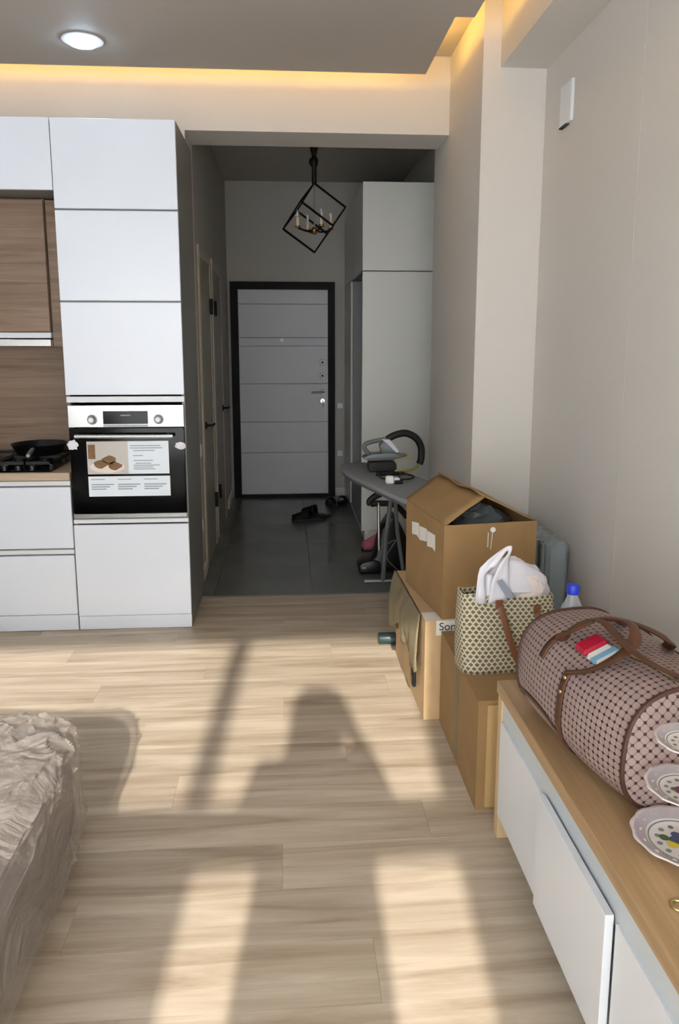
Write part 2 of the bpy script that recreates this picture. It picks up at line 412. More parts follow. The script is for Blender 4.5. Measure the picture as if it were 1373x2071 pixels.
# ------------------------------------------------------------------ lights of the room, plus added spotlights out of view
ls = B().box(XL + .25, .70, 4.20, 4.215, ZP + .035, ZP + .045); tag(ls.done('led_strip', 'led_warm'), 'warm LED strip in the cove above the kitchen', 'light strip', 'cove light strips')
ls = B().box(.80, .815, YB + .4, 3.49, ZP + .035, ZP + .045); tag(ls.done('led_strip', 'led_warm'), 'warm LED strip in the cove beside the right soffit', 'light strip', 'cove light strips')
ls = B().box(.715, .73, 3.58, 4.19, ZP + .035, ZP + .045); tag(ls.done('led_strip', 'led_warm'), 'short warm LED strip in the cove beside the pier', 'light strip', 'cove light strips')
for sx_, sy_, lab in ((-.956, 3.90, 'round white spotlight glowing in the grey ceiling panel above the oven cabinet'), (-.956, 2.60, 'added unseen round white ceiling spotlight nearer the windows, in line with the one over the oven'), (-2.0, 3.90, 'added unseen round white ceiling spotlight over the left end of the kitchen run'), (-2.0, 2.60, 'added unseen round white ceiling spotlight above the left side of the living area')):  # last three are added out of view to throw bluish light on upper doors
    sp = thing('ceiling_spotlight', lab, 'spotlight', (sx_, sy_, ZP), 'spotlights in the ceiling panel')
    B().lathe([(.082, 0), (.096, -.002), (.097, -.007), (.082, -.009)], (sx_, sy_, ZP), 28).done('bezel', 'white_satin', sp, smooth=True)
    B().lathe([(.0, -.034), (.03, -.032), (.06, -.024), (.076, -.010), (.081, -.001)], (sx_, sy_, ZP), 28).done('diffuser', 'lamp_white', sp, smooth=True)

# ------------------------------------------------------------------ kitchen
TX0, TX1 = -1.125, -.529
tc = thing('tall_oven_cabinet', 'tall glossy white cabinet housing the oven beside the hall opening', 'cabinet', (-.827, 4.16, 0))
b = B(); yb0, yb1 = YK + .02, YW - .002
for a in ((TX0, TX0 + .016, 0.0, 2.588), (TX1 - .016, TX1, 0.0, 2.588)): b.box(a[0], a[1], yb0, yb1, a[2], a[3])
b.box(TX0 + .016, TX1 - .016, yb1 - .01, yb1, 0.09, 2.588)
for z in (.085, .598, 1.225, 1.72, 2.16, 2.572): b.box(TX0 + .016, TX1 - .016, yb0, yb1 - .01, z, z + .016)
b.done('carcass', 'carcass_grey', tc)
for z0, z1 in ((2.171, 2.588), (1.730, 2.162), (1.260, 1.721)): bx('door', 'white_gloss', tc, TX0 + .001, TX1 - .001, YK, YK + .019, z0, z1, .0015)
bx('handle_rail', 'white_satin', tc, TX0 + .001, TX1 - .001, YK + .004, YK + .019, 1.221, 1.251, .002)
bx('handle_rail', 'white_satin', tc, TX0 + .001, TX1 - .001, YK + .004, YK + .019, .586, .608, .002)
bx('drawer_front', 'white_gloss', tc, TX0 + .001, TX1 - .001, YK, YK + .019, .079, .578, .0015)
bx('plinth', 'white_gloss', tc, TX0 + .001, TX1 - .001, YK + .003, YK + .018, 0.003, .0765, .001)

ov = thing('built_in_oven', 'built-in black glass oven with steel control panel in the tall cabinet', 'oven', (-.827, YK, .616))
OX0, OX1 = TX0 + .006, TX1 - .006
bx('body', 'black_plastic', ov, TX0 + .03, TX1 - .03, YK + .02, YK + .5, .625, 1.20)
cp = bx('control_panel', 'steel', ov, OX0, OX1, YK - .004, YK + .018, 1.094, 1.207, .002)
bx('display', 'black_glass', cp, -.943, -.717, YK - .0065, YK - .003, 1.110, 1.177, .001)
bx('display_trim', 'dull_metal', cp, -.943, -.717, YK - .007, YK - .003, 1.097, 1.108, .001)
bx('display_digits', 'print_grey', cp, -.855, -.805, YK - .0068, YK - .0064, 1.152, 1.158)
for kx in (-.998, -.663):
    k = B().lathe([(.0, -.028), (.017, -.028), (.019, -.024), (.0195, -.002), (.026, 0), (.026, .002), (0, .002)], (kx, YK - .0055, 1.134), 24, 'Y').done('knob', 'dull_metal', ov, smooth=True)
    B().lathe([(0, -.0300), (.011, -.0300), (.011, -.028)], (kx, YK - .0055, 1.134), 18, 'Y').done('knob_cap', 'white_plastic', k)
dr = bx('door', 'black_glass', ov, OX0, OX1, YK - .003, YK + .018, .640, 1.090, .003)
bx('bottom_trim', 'steel', ov, OX0, OX1, YK - .004, YK + .018, .616, .6385, .002)
hb = B().tube([(-1.080, YK - .045, 1.053), (-.588, YK - .045, 1.050)], .010, 10).done('handle', 'steel', ov, smooth=True)
for hx in (-1.05, -.62): bx('handle_post', 'steel', hb, hx - .007, hx + .007, YK - .045, YK - .001, 1.044, 1.058, .002)
st = bx('leaflet', 'print_pale', ov, -1.034, -.618, YK - .0045, YK - .0035, .850, 1.021)
bx('photo_print', 'photo_bg', st, -1.034, -.826, YK - .0051, YK - .0045, .850, 1.021)
pp = B().lathe([(0, 0), (.088, 0)], (-.935, YK - .0053, .888), 24, 'Y', sy=.36); pp.done('printed_plate', 'plate_print', st)
jj = B(); jj.box(-1.028, -.992, YK - .0056, YK - .0052, .93, 1.005); jj.done('printed_jar', 'cookie', st)
for cx, cz in ((-.968, .902), (-.922, .925), (-.896, .893)):
    poly = [(cx + .036 * (1 + .13 * math.sin(3 * a + cx * 90)) * math.cos(a), cz + .021 * (1 + .13 * math.cos(4 * a)) * math.sin(a)) for a in [i * math.pi / 9 for i in range(18)]]
    B().prism(poly, YK - .0062, YK - .0054, 'XZ').done('printed_cookie', 'cookie', st)
tl = B()
for x0, x1, z in ((-.815, -.66, .997), (-.815, -.65, .985), (-.80, -.69, .972), (-.80, -.75, .945), (-.80, -.70, .920), (-.79, -.71, .905), (-.80, -.665, .895), (-.80, -.70, .885), (-.80, -.69, .875)): tl.box(x0, x1, YK - .0050, YK - .0045, z - .002, z + .0025)
tl.done('text_lines', 'print_grey', st)
s2 = bx('leaflet_strip', 'print_pale', ov, -1.034, -.616, YK - .0045, YK - .0035, .732, .838)
tl = B()
for x0 in (-1.02, -.885, -.75):
    tl.box(x0, x0 + .07, YK - .0050, YK - .0045, .820, .824)
    for q in range(3): tl.box(x0, x0 + .115 - .02 * q, YK - .0050, YK - .0045, .792 - .012 * q, .798 - .012 * q)
tl.done('text_lines', 'print_grey', s2)
def crumple(c, s, seed, name, m, parent):
    b = B()
    def f(u, v):
        a, q = u * 2 * math.pi, (v - .5) * math.pi
        d = Vector((math.cos(a) * math.cos(q), math.sin(a) * math.cos(q), math.sin(q)))
        k = 1 + .45 * noise.noise(d * 2.3 + Vector((seed, 0, 0)))
        return Vector((c[0] + d.x * s[0] * k, c[1] + d.y * s[1] * k, c[2] + d.z * s[2] * k))
    b.grid(f, 14, 9, cu=True); return b.done(name, m, parent)
crumple((-1.100, YK - .014, 1.005), (.026, .006, .024), 1.0, 'corner_wrap', 'bag_film', ov)
crumple((-.556, YK - .014, .995), (.028, .006, .018), 5.0, 'corner_wrap', 'bag_film', ov)

uc = thing('upper_cabinet', 'glossy white wall cabinet at the top left over the cooker hood', 'cabinet', (-1.427, 4.16, 2.256))
bx('carcass', 'carcass_grey', uc, -1.728, -1.128, YK + .02, YW - .002, 2.257, 2.588, .001)
bx('door', 'white_gloss', uc, -1.728, -1.128, YK, YK + .019, 2.256, 2.588, .0015)
hc = thing('hood_cabinet', 'wood-grained wall cabinet between hood and white upper cabinet', 'cabinet', (-1.54, 4.27, 1.577))
bx('carcass', 'kitchen_wood', hc, -1.842, -1.245, 4.10, 4.444, 1.578, 2.254)
bx('door', 'kitchen_wood', hc, -1.842, -1.245, 4.078, 4.097, 1.580, 2.246, .0015)
bx('filler_panel', 'kitchen_wood', hc, -1.242, -1.129, 4.11, 4.13, 1.504, 2.25)
ho = thing('cooker_hood', 'slim stainless steel cooker hood under the wooden cabinet', 'cooker hood', (-1.54, 4.25, 1.503))
bx('body', 'white_satin', ho, -1.842, -1.245, 4.085, 4.44, 1.546, 1.5755, .002)
bx('pull_out_front', 'steel', ho, -1.842, -1.243, 4.07, 4.43, 1.503, 1.540, .002)
bsp = bx('backsplash_panel', 'kitchen_wood', None, XL, -1.128, 4.445, 4.468, .862, 2.254); tag(bsp, 'brown wood-grained backsplash panel behind the gas hob', 'backsplash')
bc = thing('base_cabinet', 'white base cabinet with two wide drawers under the hob', 'cabinet', (-1.427, 4.16, 0))
bx('carcass', 'carcass_grey', bc, -1.728, -1.130, YK + .02, YW - .03, .0, .818)
bx('handle_rail', 'white_satin', bc, -1.728, -1.130, YK + .004, YK + .019, .791, .815, .002)
bx('drawer_front', 'white_gloss', bc, -1.728, -1.130, YK, YK + .019, .456, .783, .0015)
bx('handle_rail', 'white_satin', bc, -1.728, -1.130, YK + .004, YK + .019, .424, .447, .002)
bx('drawer_front', 'white_gloss', bc, -1.728, -1.130, YK, YK + .019, .092, .416, .0015)
bx('plinth', 'white_gloss', bc, -1.728, -1.130, YK + .003, YK + .018, .003, .0885, .001)
tag(bx('worktop', 'worktop_wood', None, XL, -1.128, YK - .008, 4.445, .820, .860, .002), 'pale wood-grained kitchen worktop carrying the black hob', 'worktop')
hob = thing('gas_hob', 'black gas hob with cast iron grates on the worktop', 'hob', (-1.52, 4.15, .860))
bx('glass', 'black_glass', hob, -1.81, -1.228, 3.885, 4.40, .860, .868, .003)
for gx in (-1.665, -1.375):
    g = B()
    x0, x1, y0, y1 = gx - .135, gx + .135, 3.94, 4.37
    for a, c in (((x0, y0), (x1, y0)), ((x1, y0), (x1, y1)), ((x1, y1), (x0, y1)), ((x0, y1), (x0, y0)), ((x0, 4.155), (x1, 4.155)), ((gx, y0), (gx, y1))):
        g.box(min(a[0], c[0]) - .006, max(a[0], c[0]) + .006, min(a[1], c[1]) - .006, max(a[1], c[1]) + .006, .892, .908)
    for a in ((x0, y0), (x1, y0), (x1, y1), (x0, y1), (x0, 4.155), (x1, 4.155)): g.box(a[0] - .008, a[0] + .008, a[1] - .008, a[1] + .008, .868, .893)
    g.done('grate', 'cast_iron', hob)
    for by in (4.05, 4.26):
        q = B().lathe([(0, 0), (.042, 0), (.042, .010), (.034, .012), (.034, .018), (.0, .020)], (gx, by, .868), 18).done('burner', 'black_plastic', hob, smooth=True)
for i in range(4):
    k = B().lathe([(.019, 0), (.018, .020), (.0, .021)], (-1.33 - .07 * i, 3.912, .868), 16).done('knob', 'black_plastic', hob, smooth=True)
    B().box(-1.333 - .07 * i, -1.327 - .07 * i, 3.898, 3.904, .885, .8895).done('knob_mark', 'white_plastic', k)
pan = thing('frying_pan', 'black frying pan standing on the right grate of the hob', 'pan', (-1.385, 4.21, .908))
B().lathe([(0, 0), (.105, 0), (.118, .006), (.146, .058), (.149, .060), (.146, .061), (.114, .010), (0, .006)], (-1.385, 4.21, .909), 32).done('bowl', 'black_plastic', pan, smooth=True)
B().tube(spline([(-1.375, 4.068, .955), (-1.365, 4.01, .950), (-1.355, 3.93, .940)], 4), [.010, .011, .012, .012, .012, .012, .012, .012, .010], 8).done('handle', 'dull_metal', pan, smooth=True)

# ------------------------------------------------------------------ hall
d1 = struct(thing('door_1', None, None, (-.035, YD - .04, 0)), 'pale grey entrance door with grooves in a black frame at the hall end', 'door')
fb = B()
fb.box(-.532, -.462, YD - .05, YD - .001, 0, 2.085); fb.box(.398, .462, YD - .05, YD - .001, 0, 2.085); fb.box(-.462, .398, YD - .05, YD - .001, 2.017, 2.085)
fb.done('frame', 'black_matte', d1)
bx('threshold', 'black_matte', d1, -.462, .398, YD - .05, YD - .001, 0, .028)
lf = bx('leaf', 'print_grey', d1, -.460, .396, YD - .022, YD - .004, .030, 2.015)
zz = [.030, .449, .752, 1.123, 1.483, 1.563, 1.879, 2.015]
for a, c in zip(zz, zz[1:]): bx('leaf_panel', 'door_white', lf, -.460, .396, YD - .030, YD - .022, a + .003, c - .003, .002)
B().lathe([(0, -.014), (.018, -.012), (.022, 0)], (-.047, YD - .030, 1.54), 14, 'Y').done('peephole', 'white_plastic', d1, smooth=True)
for z in (1.327, 1.198):
    e = B().lathe([(0, -.008), (.026, -.008), (.030, 0)], (.342, YD - .030, z), 20, 'Y').done('lock_plate', 'dull_metal', d1, smooth=True)
    B().lathe([(0, -.012), (.011, -.012), (.011, -.008)], (.342, YD - .030, z), 14, 'Y').done('keyhole', 'black_matte', e)
hd = B(); hd.lathe([(0, -.010), (.028, -.010), (.031, 0)], (.352, YD - .030, 1.04), 20, 'Y'); hd.tube([(.352, YD - .03, 1.04), (.352, YD - .075, 1.04), (.335, YD - .082, 1.04), (.232, YD - .080, 1.038)], [.010, .010, .012, .010], 8)
hd.done('handle', 'dull_metal', d1, smooth=True)
ky = B(); ky.lathe([(0, -.008), (.022, -.008), (.025, 0)], (.342, YD - .030, .955), 18, 'Y'); ky.tube([(.342, YD - .04, .955), (.344, YD - .055, .95), (.345, YD - .052, .895)], .005, 6); ky.done('key', 'steel', d1, smooth=True)

def hall_door(n, y0, y1, zt, label, hinge_y, handle_y):
    d = struct(thing('door_%d' % n, None, None, (XH0, (y0 + y1) / 2, 0)), label, 'door')
    c = B(); c.box(XH0, XH0 + .013, y0, y0 + .07, 0, zt); c.box(XH0, XH0 + .013, y1 - .07, y1, 0, zt); c.box(XH0, XH0 + .013, y0 + .07, y1 - .07, zt - .07, zt)
    c.done('casing', 'trim_cream', d, .002)
    bx('leaf', 'door_cream', d, XH0, XH0 + .008, y0 + .072, y1 - .072, .008, zt - .072)
    for z in (1.72, .30): bx('hinge', 'black_matte', d, XH0 + .009, XH0 + .030, hinge_y - .012, hinge_y + .012, z, z + .11, .002)
    h = B(); h.lathe([(0, .009), (.024, .009), (.026, 0)], (XH0 + .008, handle_y, .97), 14, 'X'); h.tube([(XH0 + .012, handle_y, .97), (XH0 + .055, handle_y, .97), (XH0 + .058, handle_y + .10, .97)], .008, 8)
    h.done('handle', 'black_matte', d, smooth=True)
hall_door(2, 4.88, 5.62, 2.135, 'cream interior door nearest on the left hall wall', 5.52, 5.02)
hall_door(3, 5.72, 6.48, 2.135, 'second cream interior door farther along the left hall wall', 5.83, 6.36)
def plate(name, label, cat, c, s, axis, group=None):
    t = thing(name, label, cat, c, group)
    if axis == 'X':
        p = bx('cover', 'white_plastic', t, c[0], c[0] + .010, c[1] - s, c[1] + s, c[2] - s, c[2] + s, .003)
        bx('rocker', 'white_satin', p, c[0] + .010, c[0] + .013, c[1] - s * .6, c[1] + s * .6, c[2] - s * .6, c[2] + s * .6, .001)
    else:
        p = bx('cover', 'white_plastic', t, c[0] - s, c[0] + s, c[1] - .010, c[1], c[2] - s, c[2] + s, .003)
        bx('rocker', 'white_satin', p, c[0] - s * .6, c[0] + s * .6, c[1] - .013, c[1] - .010, c[2] - s * .6, c[2] + s * .6, .001)
plate('light_switch', 'white light switch on the left hall wall near the oven cabinet', 'switch', (XH0, 4.70, .845), .04, 'X', 'white wall switches and sockets')
plate('wall_socket', 'white socket low on the left hall wall near the oven cabinet', 'socket', (XH0, 4.69, .36), .04, 'X', 'white wall switches and sockets')
plate('light_switch', 'small white switch right of the entrance door lock side', 'switch', (.515, YD, .905), .026, 'Y', 'white wall switches and sockets')
plate('wall_socket', 'small white socket below the switch right of the entrance door', 'socket', (.515, YD, .43), .026, 'Y', 'white wall switches and sockets')

wr = thing('hall_wardrobe', 'tall pale wardrobe with open niche standing along the right hall wall', 'wardrobe', (.825, 6.4, 0))
WX0, WX1, WY0, WY1 = .558, 1.088, 5.555, 7.262
bx('end_panel', 'wardrobe_white', wr, WX0, WX1, WY0, WY0 + .03, .080, 2.034, .0015)
bx('end_panel', 'wardrobe_white', wr, WX0, WX1, WY0, WY0 + .03, 2.040, 2.660, .0015)
bx('plinth', 'wardrobe_white', wr, WX0 + .025, WX1 - .01, WY0 + .004, WY1, 0.002, .078, .001)
bx('back_panel', 'wardrobe_grey', wr, WX1 - .018, WX1, WY0 + .032, WY1, .09, 2.04)
bx('upper_body', 'wardrobe_grey', wr, WX0 + .02, WX1, WY0 + .032, WY1, 2.045, 2.658)
for a, c in ((5.590, 6.14), (6.145, 6.70), (6.705, 7.262)): bx('upper_door', 'wardrobe_white', wr, WX0, WX0 + .018, a, c, 2.045, 2.657, .001)
bx('tall_body', 'wardrobe_grey', wr, WX0 + .02, WX1 - .02, 6.56, WY1, .082, 2.04)
bx('tall_door', 'wardrobe_white', wr, WX0, WX0 + .018, 6.56, WY1, .085, 2.035, .001)
bx('bench', 'wardrobe_grey', wr, WX0 + .01, WX1 - .02, WY0 + .033, 6.555, .082, .45, .001)
for y in (5.8, 6.05, 6.3): B().tube([(WX1 - .018, y, 1.30), (WX1 - .07, y, 1.30), (WX1 - .085, y, 1.335)], .007, 6).done('hook', 'steel', wr, smooth=True)

# cube chandelier
CX, CY = .202, 5.40
ch = thing('cube_chandelier', 'black open cube chandelier with candle arms hanging in the hall', 'chandelier', (CX, CY, 3.0))
B().lathe([(0, 0), (.062, 0), (.062, -.02), (.045, -.09), (.020, -.19), (.014, -.215), (0, -.215)], (CX, CY, 3.0), 20).done('canopy', 'black_matte', ch, smooth=True)
cc = B(); cc.lathe([(0, 0), (.014, 0), (.028, -.02), (.026, -.05), (.016, -.075), (.017, -.18), (0, -.18)], (CX, CY, 2.79), 12); cc.lathe([(0, 0), (.02, 0), (.024, -.022), (.015, -.045), (0, -.045)], (CX - .012, CY, 2.77), 10)
cc.done('chain_cover', 'black_matte', ch, smooth=True)
dg = .465; ae = dg / math.sqrt(3); zt = 2.612; rr = ae * math.sqrt(2 / 3); ph = math.radians(3)
top = Vector((CX, CY, zt)); bot = Vector((CX, CY, zt - dg))
up = [Vector((CX + rr * math.cos(ph + k * 2 * math.pi / 3), CY + rr * math.sin(ph + k * 2 * math.pi / 3), zt - dg / 3)) for k in range(3)]
lo = [Vector((CX + rr * math.cos(ph + math.pi / 3 + k * 2 * math.pi / 3), CY + rr * math.sin(ph + math.pi / 3 + k * 2 * math.pi / 3), zt - 2 * dg / 3)) for k in range(3)]
for a, c in [(top, u) for u in up] + [(bot, l) for l in lo] + [(up[k], lo[k]) for k in range(3)] + [(up[k], lo[k - 1]) for k in range(3)]:
    B().tube([a, c], .0075, 4).done('cage_bar', 'black_matte', ch)
B().tube([(CX, CY, zt), (CX, CY, 2.31)], .005, 8).done('stem', 'dull_metal', ch)
hubz = 2.295
B().lathe([(0, .025), (.014, .02), (.026, .005), (.024, -.012), (.012, -.025), (0, -.028)], (CX, CY, hubz), 16).done('hub', 'brass', ch, smooth=True)
for k, an in enumerate((20, 110, 200, 290)):
    a = math.radians(an); dx, dy = math.cos(a), math.sin(a); R_ = .125
    arm = B().tube(spline([(CX, CY, hubz), (CX + dx * .06, CY + dy * .06, hubz - .006), (CX + dx * R_, CY + dy * R_, hubz + .012)], 4), .006, 8).done('arm', 'black_matte', ch, smooth=True)
    p = (CX + dx * R_, CY + dy * R_, hubz + .012)
    B().lathe([(0, 0), (.017, 0), (.021, .012), (.012, .014), (0, .014)], p, 12).done('candle_cup', 'brass', arm, smooth=True)
    B().lathe([(0, .012), (.0095, .012), (.0095, .07), (0, .07)], p, 10).done('candle_sleeve', 'candle_ivory', arm, smooth=True)
    B().lathe([(0, .07), (.007, .072), (.013, .09), (.008, .112), (.0, .128)], p, 10).done('candle_bulb', 'clear_pet', arm, smooth=True)

# shoes
def slipper(c, ang, label, cat, m, group, s=1.0, high=.05):
    M = Matrix.Translation(Vector(c)) @ Matrix.Rotation(ang, 4, 'Z') @ Matrix.Scale(s, 4)
    t = thing('slipper', label, cat, c, group)
    prof = [(-.13, .030), (-.11, .041), (-.05, .036), (.03, .044), (.09, .047), (.125, .030), (.135, 0)]
    poly = [(y, -x) for y, x in prof] + [(y, x) for y, x in prof[::-1]][1:]
    B().prism([(a, b_) for a, b_ in poly], 0, .02, 'XY', M).done('sole', 'black_rubber', t, .003)
    b = B()
    def f(u, v):
        y = lerp(.0, .125, u); a = lerp(0, math.pi, v); wd_ = .047 * (1 - .25 * u ** 3)
        return M @ Vector((y, -math.cos(a) * wd_, .018 + math.sin(a) * high * (1 - .55 * u)))
    b.grid(f, 6, 8); b.done('upper', m, t, smooth=True, thick=.006)
slipper((.17, 6.27, 0), math.radians(188), 'black open slipper pointing left on the dark hall tiles', 'slipper', 'black_matte', 'pair of black slippers on the hall tiles', 1.1, .065)
slipper((.235, 6.42, 0), math.radians(150), 'black open slipper behind its twin on the dark tiles, tilted away', 'slipper', 'black_matte', 'pair of black slippers on the hall tiles', 1.0, .085)
slipper((.40, 6.80, 0), math.radians(98), 'black shoe in the shade right of the entrance door', 'shoe', 'black_matte', 'dark shoes beside the entrance door', .95, .075)
slipper((.505, 6.84, 0), math.radians(90), 'dark shoe against the skirting right of the entrance door', 'shoe', 'black_matte', 'dark shoes beside the entrance door', .95, .08)
slipper((.645, 5.30, 0), math.radians(190), 'pink slipper on the tiles at the foot of the wardrobe', 'slipper', 'pink_cloth', None, .85, .13)

# ------------------------------------------------------------------ vacuum cleaner, ironing board, iron
vc = thing('vacuum_cleaner', 'black vacuum cleaner with steel tube parked under the ironing board', 'vacuum cleaner', (.67, 4.80, 0))
b = B(); b.prism([(.52, .01), (.80, .01), (.805, .10), (.79, .22), (.745, .32), (.70, .40), (.66, .38), (.61, .30), (.585, .20), (.57, .12), (.53, .09)], 4.72, 4.90, 'XZ'); b.done('body', 'black_plastic', vc, .02, 2, smooth=True)
B().prism([(.46, .012), (.60, .012), (.60, .085), (.56, .10), (.485, .085), (.46, .065)], 4.70, 4.86, 'XZ').done('floor_head', 'black_plastic', vc, .010, 2, smooth=True)
bx('floor_head_trim', 'dull_metal', vc, .475, .505, 4.697, 4.70, .048, .056)
B().tube([(.590, 4.70, .17), (.585, 4.71, .49)], .010, 10).done('tube', 'steel', vc, smooth=True)
B().tube(spline([(.535, 4.72, .475), (.53, 4.72, .50), (.575, 4.72, .535), (.64, 4.72, .555), (.70, 4.72, .53)], 5), .022, 8).done('grip', 'black_rubber', vc, smooth=True)
B().tube(spline([(.535, 4.72, .478), (.60, 4.72, .482), (.69, 4.73, .47), (.75, 4.74, .42), (.78, 4.75, .38)], 5), .020, 8).done('hose', 'black_rubber', vc, smooth=True)
B().tube(spline([(.62, 4.69, .20), (.70, 4.69, .24), (.64, 4.69, .13), (.70, 4.69, .05), (.74, 4.69, .02)], 6), .004, 6).done('cable', 'leg_grey', vc, smooth=True)

BZ = .735
ib = thing('ironing_board', 'grey ironing board folded low behind the cardboard boxes', 'ironing board', (.60, 4.2, 0))
ax = Vector((.287, -.958, 0)); nx = Vector((-.958, -.287, 0)); p0 = Vector((.42, 4.85, 0))
prof = [(0, .05), (.03, .085), (.10, .12), (.22, .152), (.36, .172), (.55, .18), (1.15, .18), (1.19, .165)]
poly = [(p0 + ax * t + nx * w) for t, w in prof] + [(p0 + ax * t - nx * w) for t, w in prof[::-1]]
B().prism([(p.x, p.y) for p in poly], BZ - .028, BZ).done('board', 'board_cloth', ib, .008, 2, smooth=True)
B().prism([(p.x, p.y) for p in [p0 + (q - p0) * .96 + ax * .02 for q in poly]], BZ - .042, BZ - .0285).done('under_frame', 'leg_grey', ib)
B().tube([(.475, 4.53, .014), (.80, 4.545, .014)], .013, 8).done('foot_bar', 'steel', ib, smooth=True)
B().tube([(.595, 4.53, .02), (.605, 4.49, .30), (.640, 4.42, BZ - .04)], .014, 8).done('leg', 'leg_grey', ib, smooth=True)
B().tube([(.735, 4.54, .02), (.675, 4.47, .36), (.635, 4.36, BZ - .04)], .012, 8).done('leg', 'leg_grey', ib, smooth=True)
B().tube([(.77, 4.05, .014), (.77, 4.30, .36), (.715, 4.52, BZ - .05)], .012, 8).done('leg', 'leg_grey', ib, smooth=True)
B().tube([(.95 - .33, 4.04, .014), (.80, 4.05, .014)], .013, 8).done('foot_bar', 'steel', ib, smooth=True)
B().tube([(.625, 4.45, .59), (.70, 4.40, .60)], .010, 8).done('brace', 'leg_grey', ib, smooth=True)

ir = thing('steam_iron', 'grey steam iron with thick black hose resting on the ironing board', 'iron', (.58, 4.55, BZ))
IY = 4.52
def outline_iron(s, y): return [(x, z) for x, z in s]
B().prism([(.500, BZ + .001), (.665, BZ + .004), (.665, BZ + .05), (.645, BZ + .068), (.50, BZ + .060), (.488, BZ + .03)], IY - .055, IY + .055, 'XZ').done('rest', 'black_plastic', ir, .004)
sp_ = [(.455, BZ + .085), (.50, BZ + .068), (.655, BZ + .073), (.72, BZ + .092), (.735, BZ + .10), (.70, BZ + .105), (.62, BZ + .12), (.505, BZ + .11)]
B().prism(sp_, IY - .05, IY + .05, 'XZ').done('skirt', 'iron_grey', ir, .008, 2, smooth=True)
B().prism([(.66, BZ + .068), (.745, BZ + .09), (.76, BZ + .098), (.655, BZ + .078)], IY - .052, IY + .052, 'XZ').done('soleplate', 'iron_yellow', ir, .002)
hnd = B().tube(spline([(.50, IY, BZ + .105), (.472, IY, BZ + .14), (.480, IY, BZ + .168), (.535, IY, BZ + .185), (.60, IY, BZ + .198)], 5), .014, 8).done('handle', 'iron_grey', ir, smooth=True)
B().prism([(.575, BZ + .115), (.69, BZ + .106), (.635, BZ + .175), (.585, BZ + .19), (.560, BZ + .16)], IY - .032, IY + .032, 'XZ').done('body', 'iron_grey', ir, .006, 2, smooth=True)
B().prism([(.575, BZ + .200), (.625, BZ + .200), (.69, BZ + .118), (.665, BZ + .115), (.60, BZ + .178)], IY - .036, IY + .036, 'XZ').done('top_cover', 'iron_pale', ir, .004)
B().tube(spline([(.610, IY, BZ + .195), (.66, IY, BZ + .222), (.73, IY + .01, BZ + .232), (.795, IY + .02, BZ + .20), (.83, IY + .03, BZ + .14), (.832, IY + .03, BZ + .07), (.822, IY + .03, BZ + .035)], 6), .022, 12).done('hose', 'black_rubber', ir, smooth=True)
B().tube(spline([(.822, IY + .03, BZ + .045), (.80, IY + .03, BZ + .014), (.74, IY - .05, BZ + .010), (.65, IY - .08, BZ + .010)], 5), .009, 8).done('hose_end', 'iron_yellow', ir, smooth=True)
cd = B(); cd.tube(spline([(.545, 4.37, BZ + .006), (.60, 4.33, BZ + .010), (.68, 4.36, BZ + .008), (.74, 4.28, BZ + .006), (.70, 4.20, BZ + .006), (.60, 4.19, BZ + .006), (.54, 4.25, BZ + .006), (.57, 4.36, BZ + .016), (.66, 4.32, BZ + .018), (.645, 4.23, BZ + .018), (.62, 4.12, BZ + .006)], 6), .005, 6)
cd.done('power_cord', 'black_rubber', ir, smooth=True)
bk = B(); bk.prism([(.52, 4.325), (.70, 4.35), (.70, 4.40), (.53, 4.385)], BZ + .001, BZ + .016); bk.done('cord_bundle', 'black_rubber', ir, .004)
cp_ = thing('power_plug', 'white plug adapter with black end on the ironing board', 'plug', (.585, 4.09, BZ))
bx('body', 'white_plastic', cp_, .548, .592, 4.07, 4.11, BZ + .001, BZ + .045, .006)
bx('side_block', 'white_plastic', cp_, .592, .628, 4.075, 4.115, BZ + .001, BZ + .034, .005)
B().tube([(.595, 4.06, BZ + .013), (.640, 4.065, BZ + .013)], .011, 8).done('plug_end', 'black_plastic', cp_, smooth=True)

# ------------------------------------------------------------------ boxes
def carton(t, M, w, d, h, m, th=.006):
    for a in ((0, w, 0, th), (0, w, d - th, d), (0, th, th, d - th), (w - th, w, th, d - th)): bx('wall_panel', m, t, a[0], a[1], a[2], a[3], 0, h, .0, M)
    bx('bottom_panel', m, t, th, w - th, th, d - th, 0.0, th, 0, M)
# near low box
b3 = thing('cardboard_box', 'closed brown cardboard box carrying the patterned tote, next to the media unit', 'box', (.82, 2.49, 0), 'stacked cardboard boxes')
M3 = Matrix.Translation((.603, 2.196, 0))
carton(b3, M3, .44, .585, .381, 'cardboard')
bx('top_flap', 'cardboard', b3, 0, .44, 0, .291, .381, .386, 0, M3); bx('top_flap', 'cardboard', b3, 0, .44, .294, .585, .381, .386, 0, M3)
bx('corner_strip', 'cardboard_edge', b3, .030, .075, -.006, -.0005, .012, .372, .001, M3)
bx('packing_tape', 'cardboard_olive', b3, -.0012, -.0004, .27, .315, .02, .375, 0, M3)
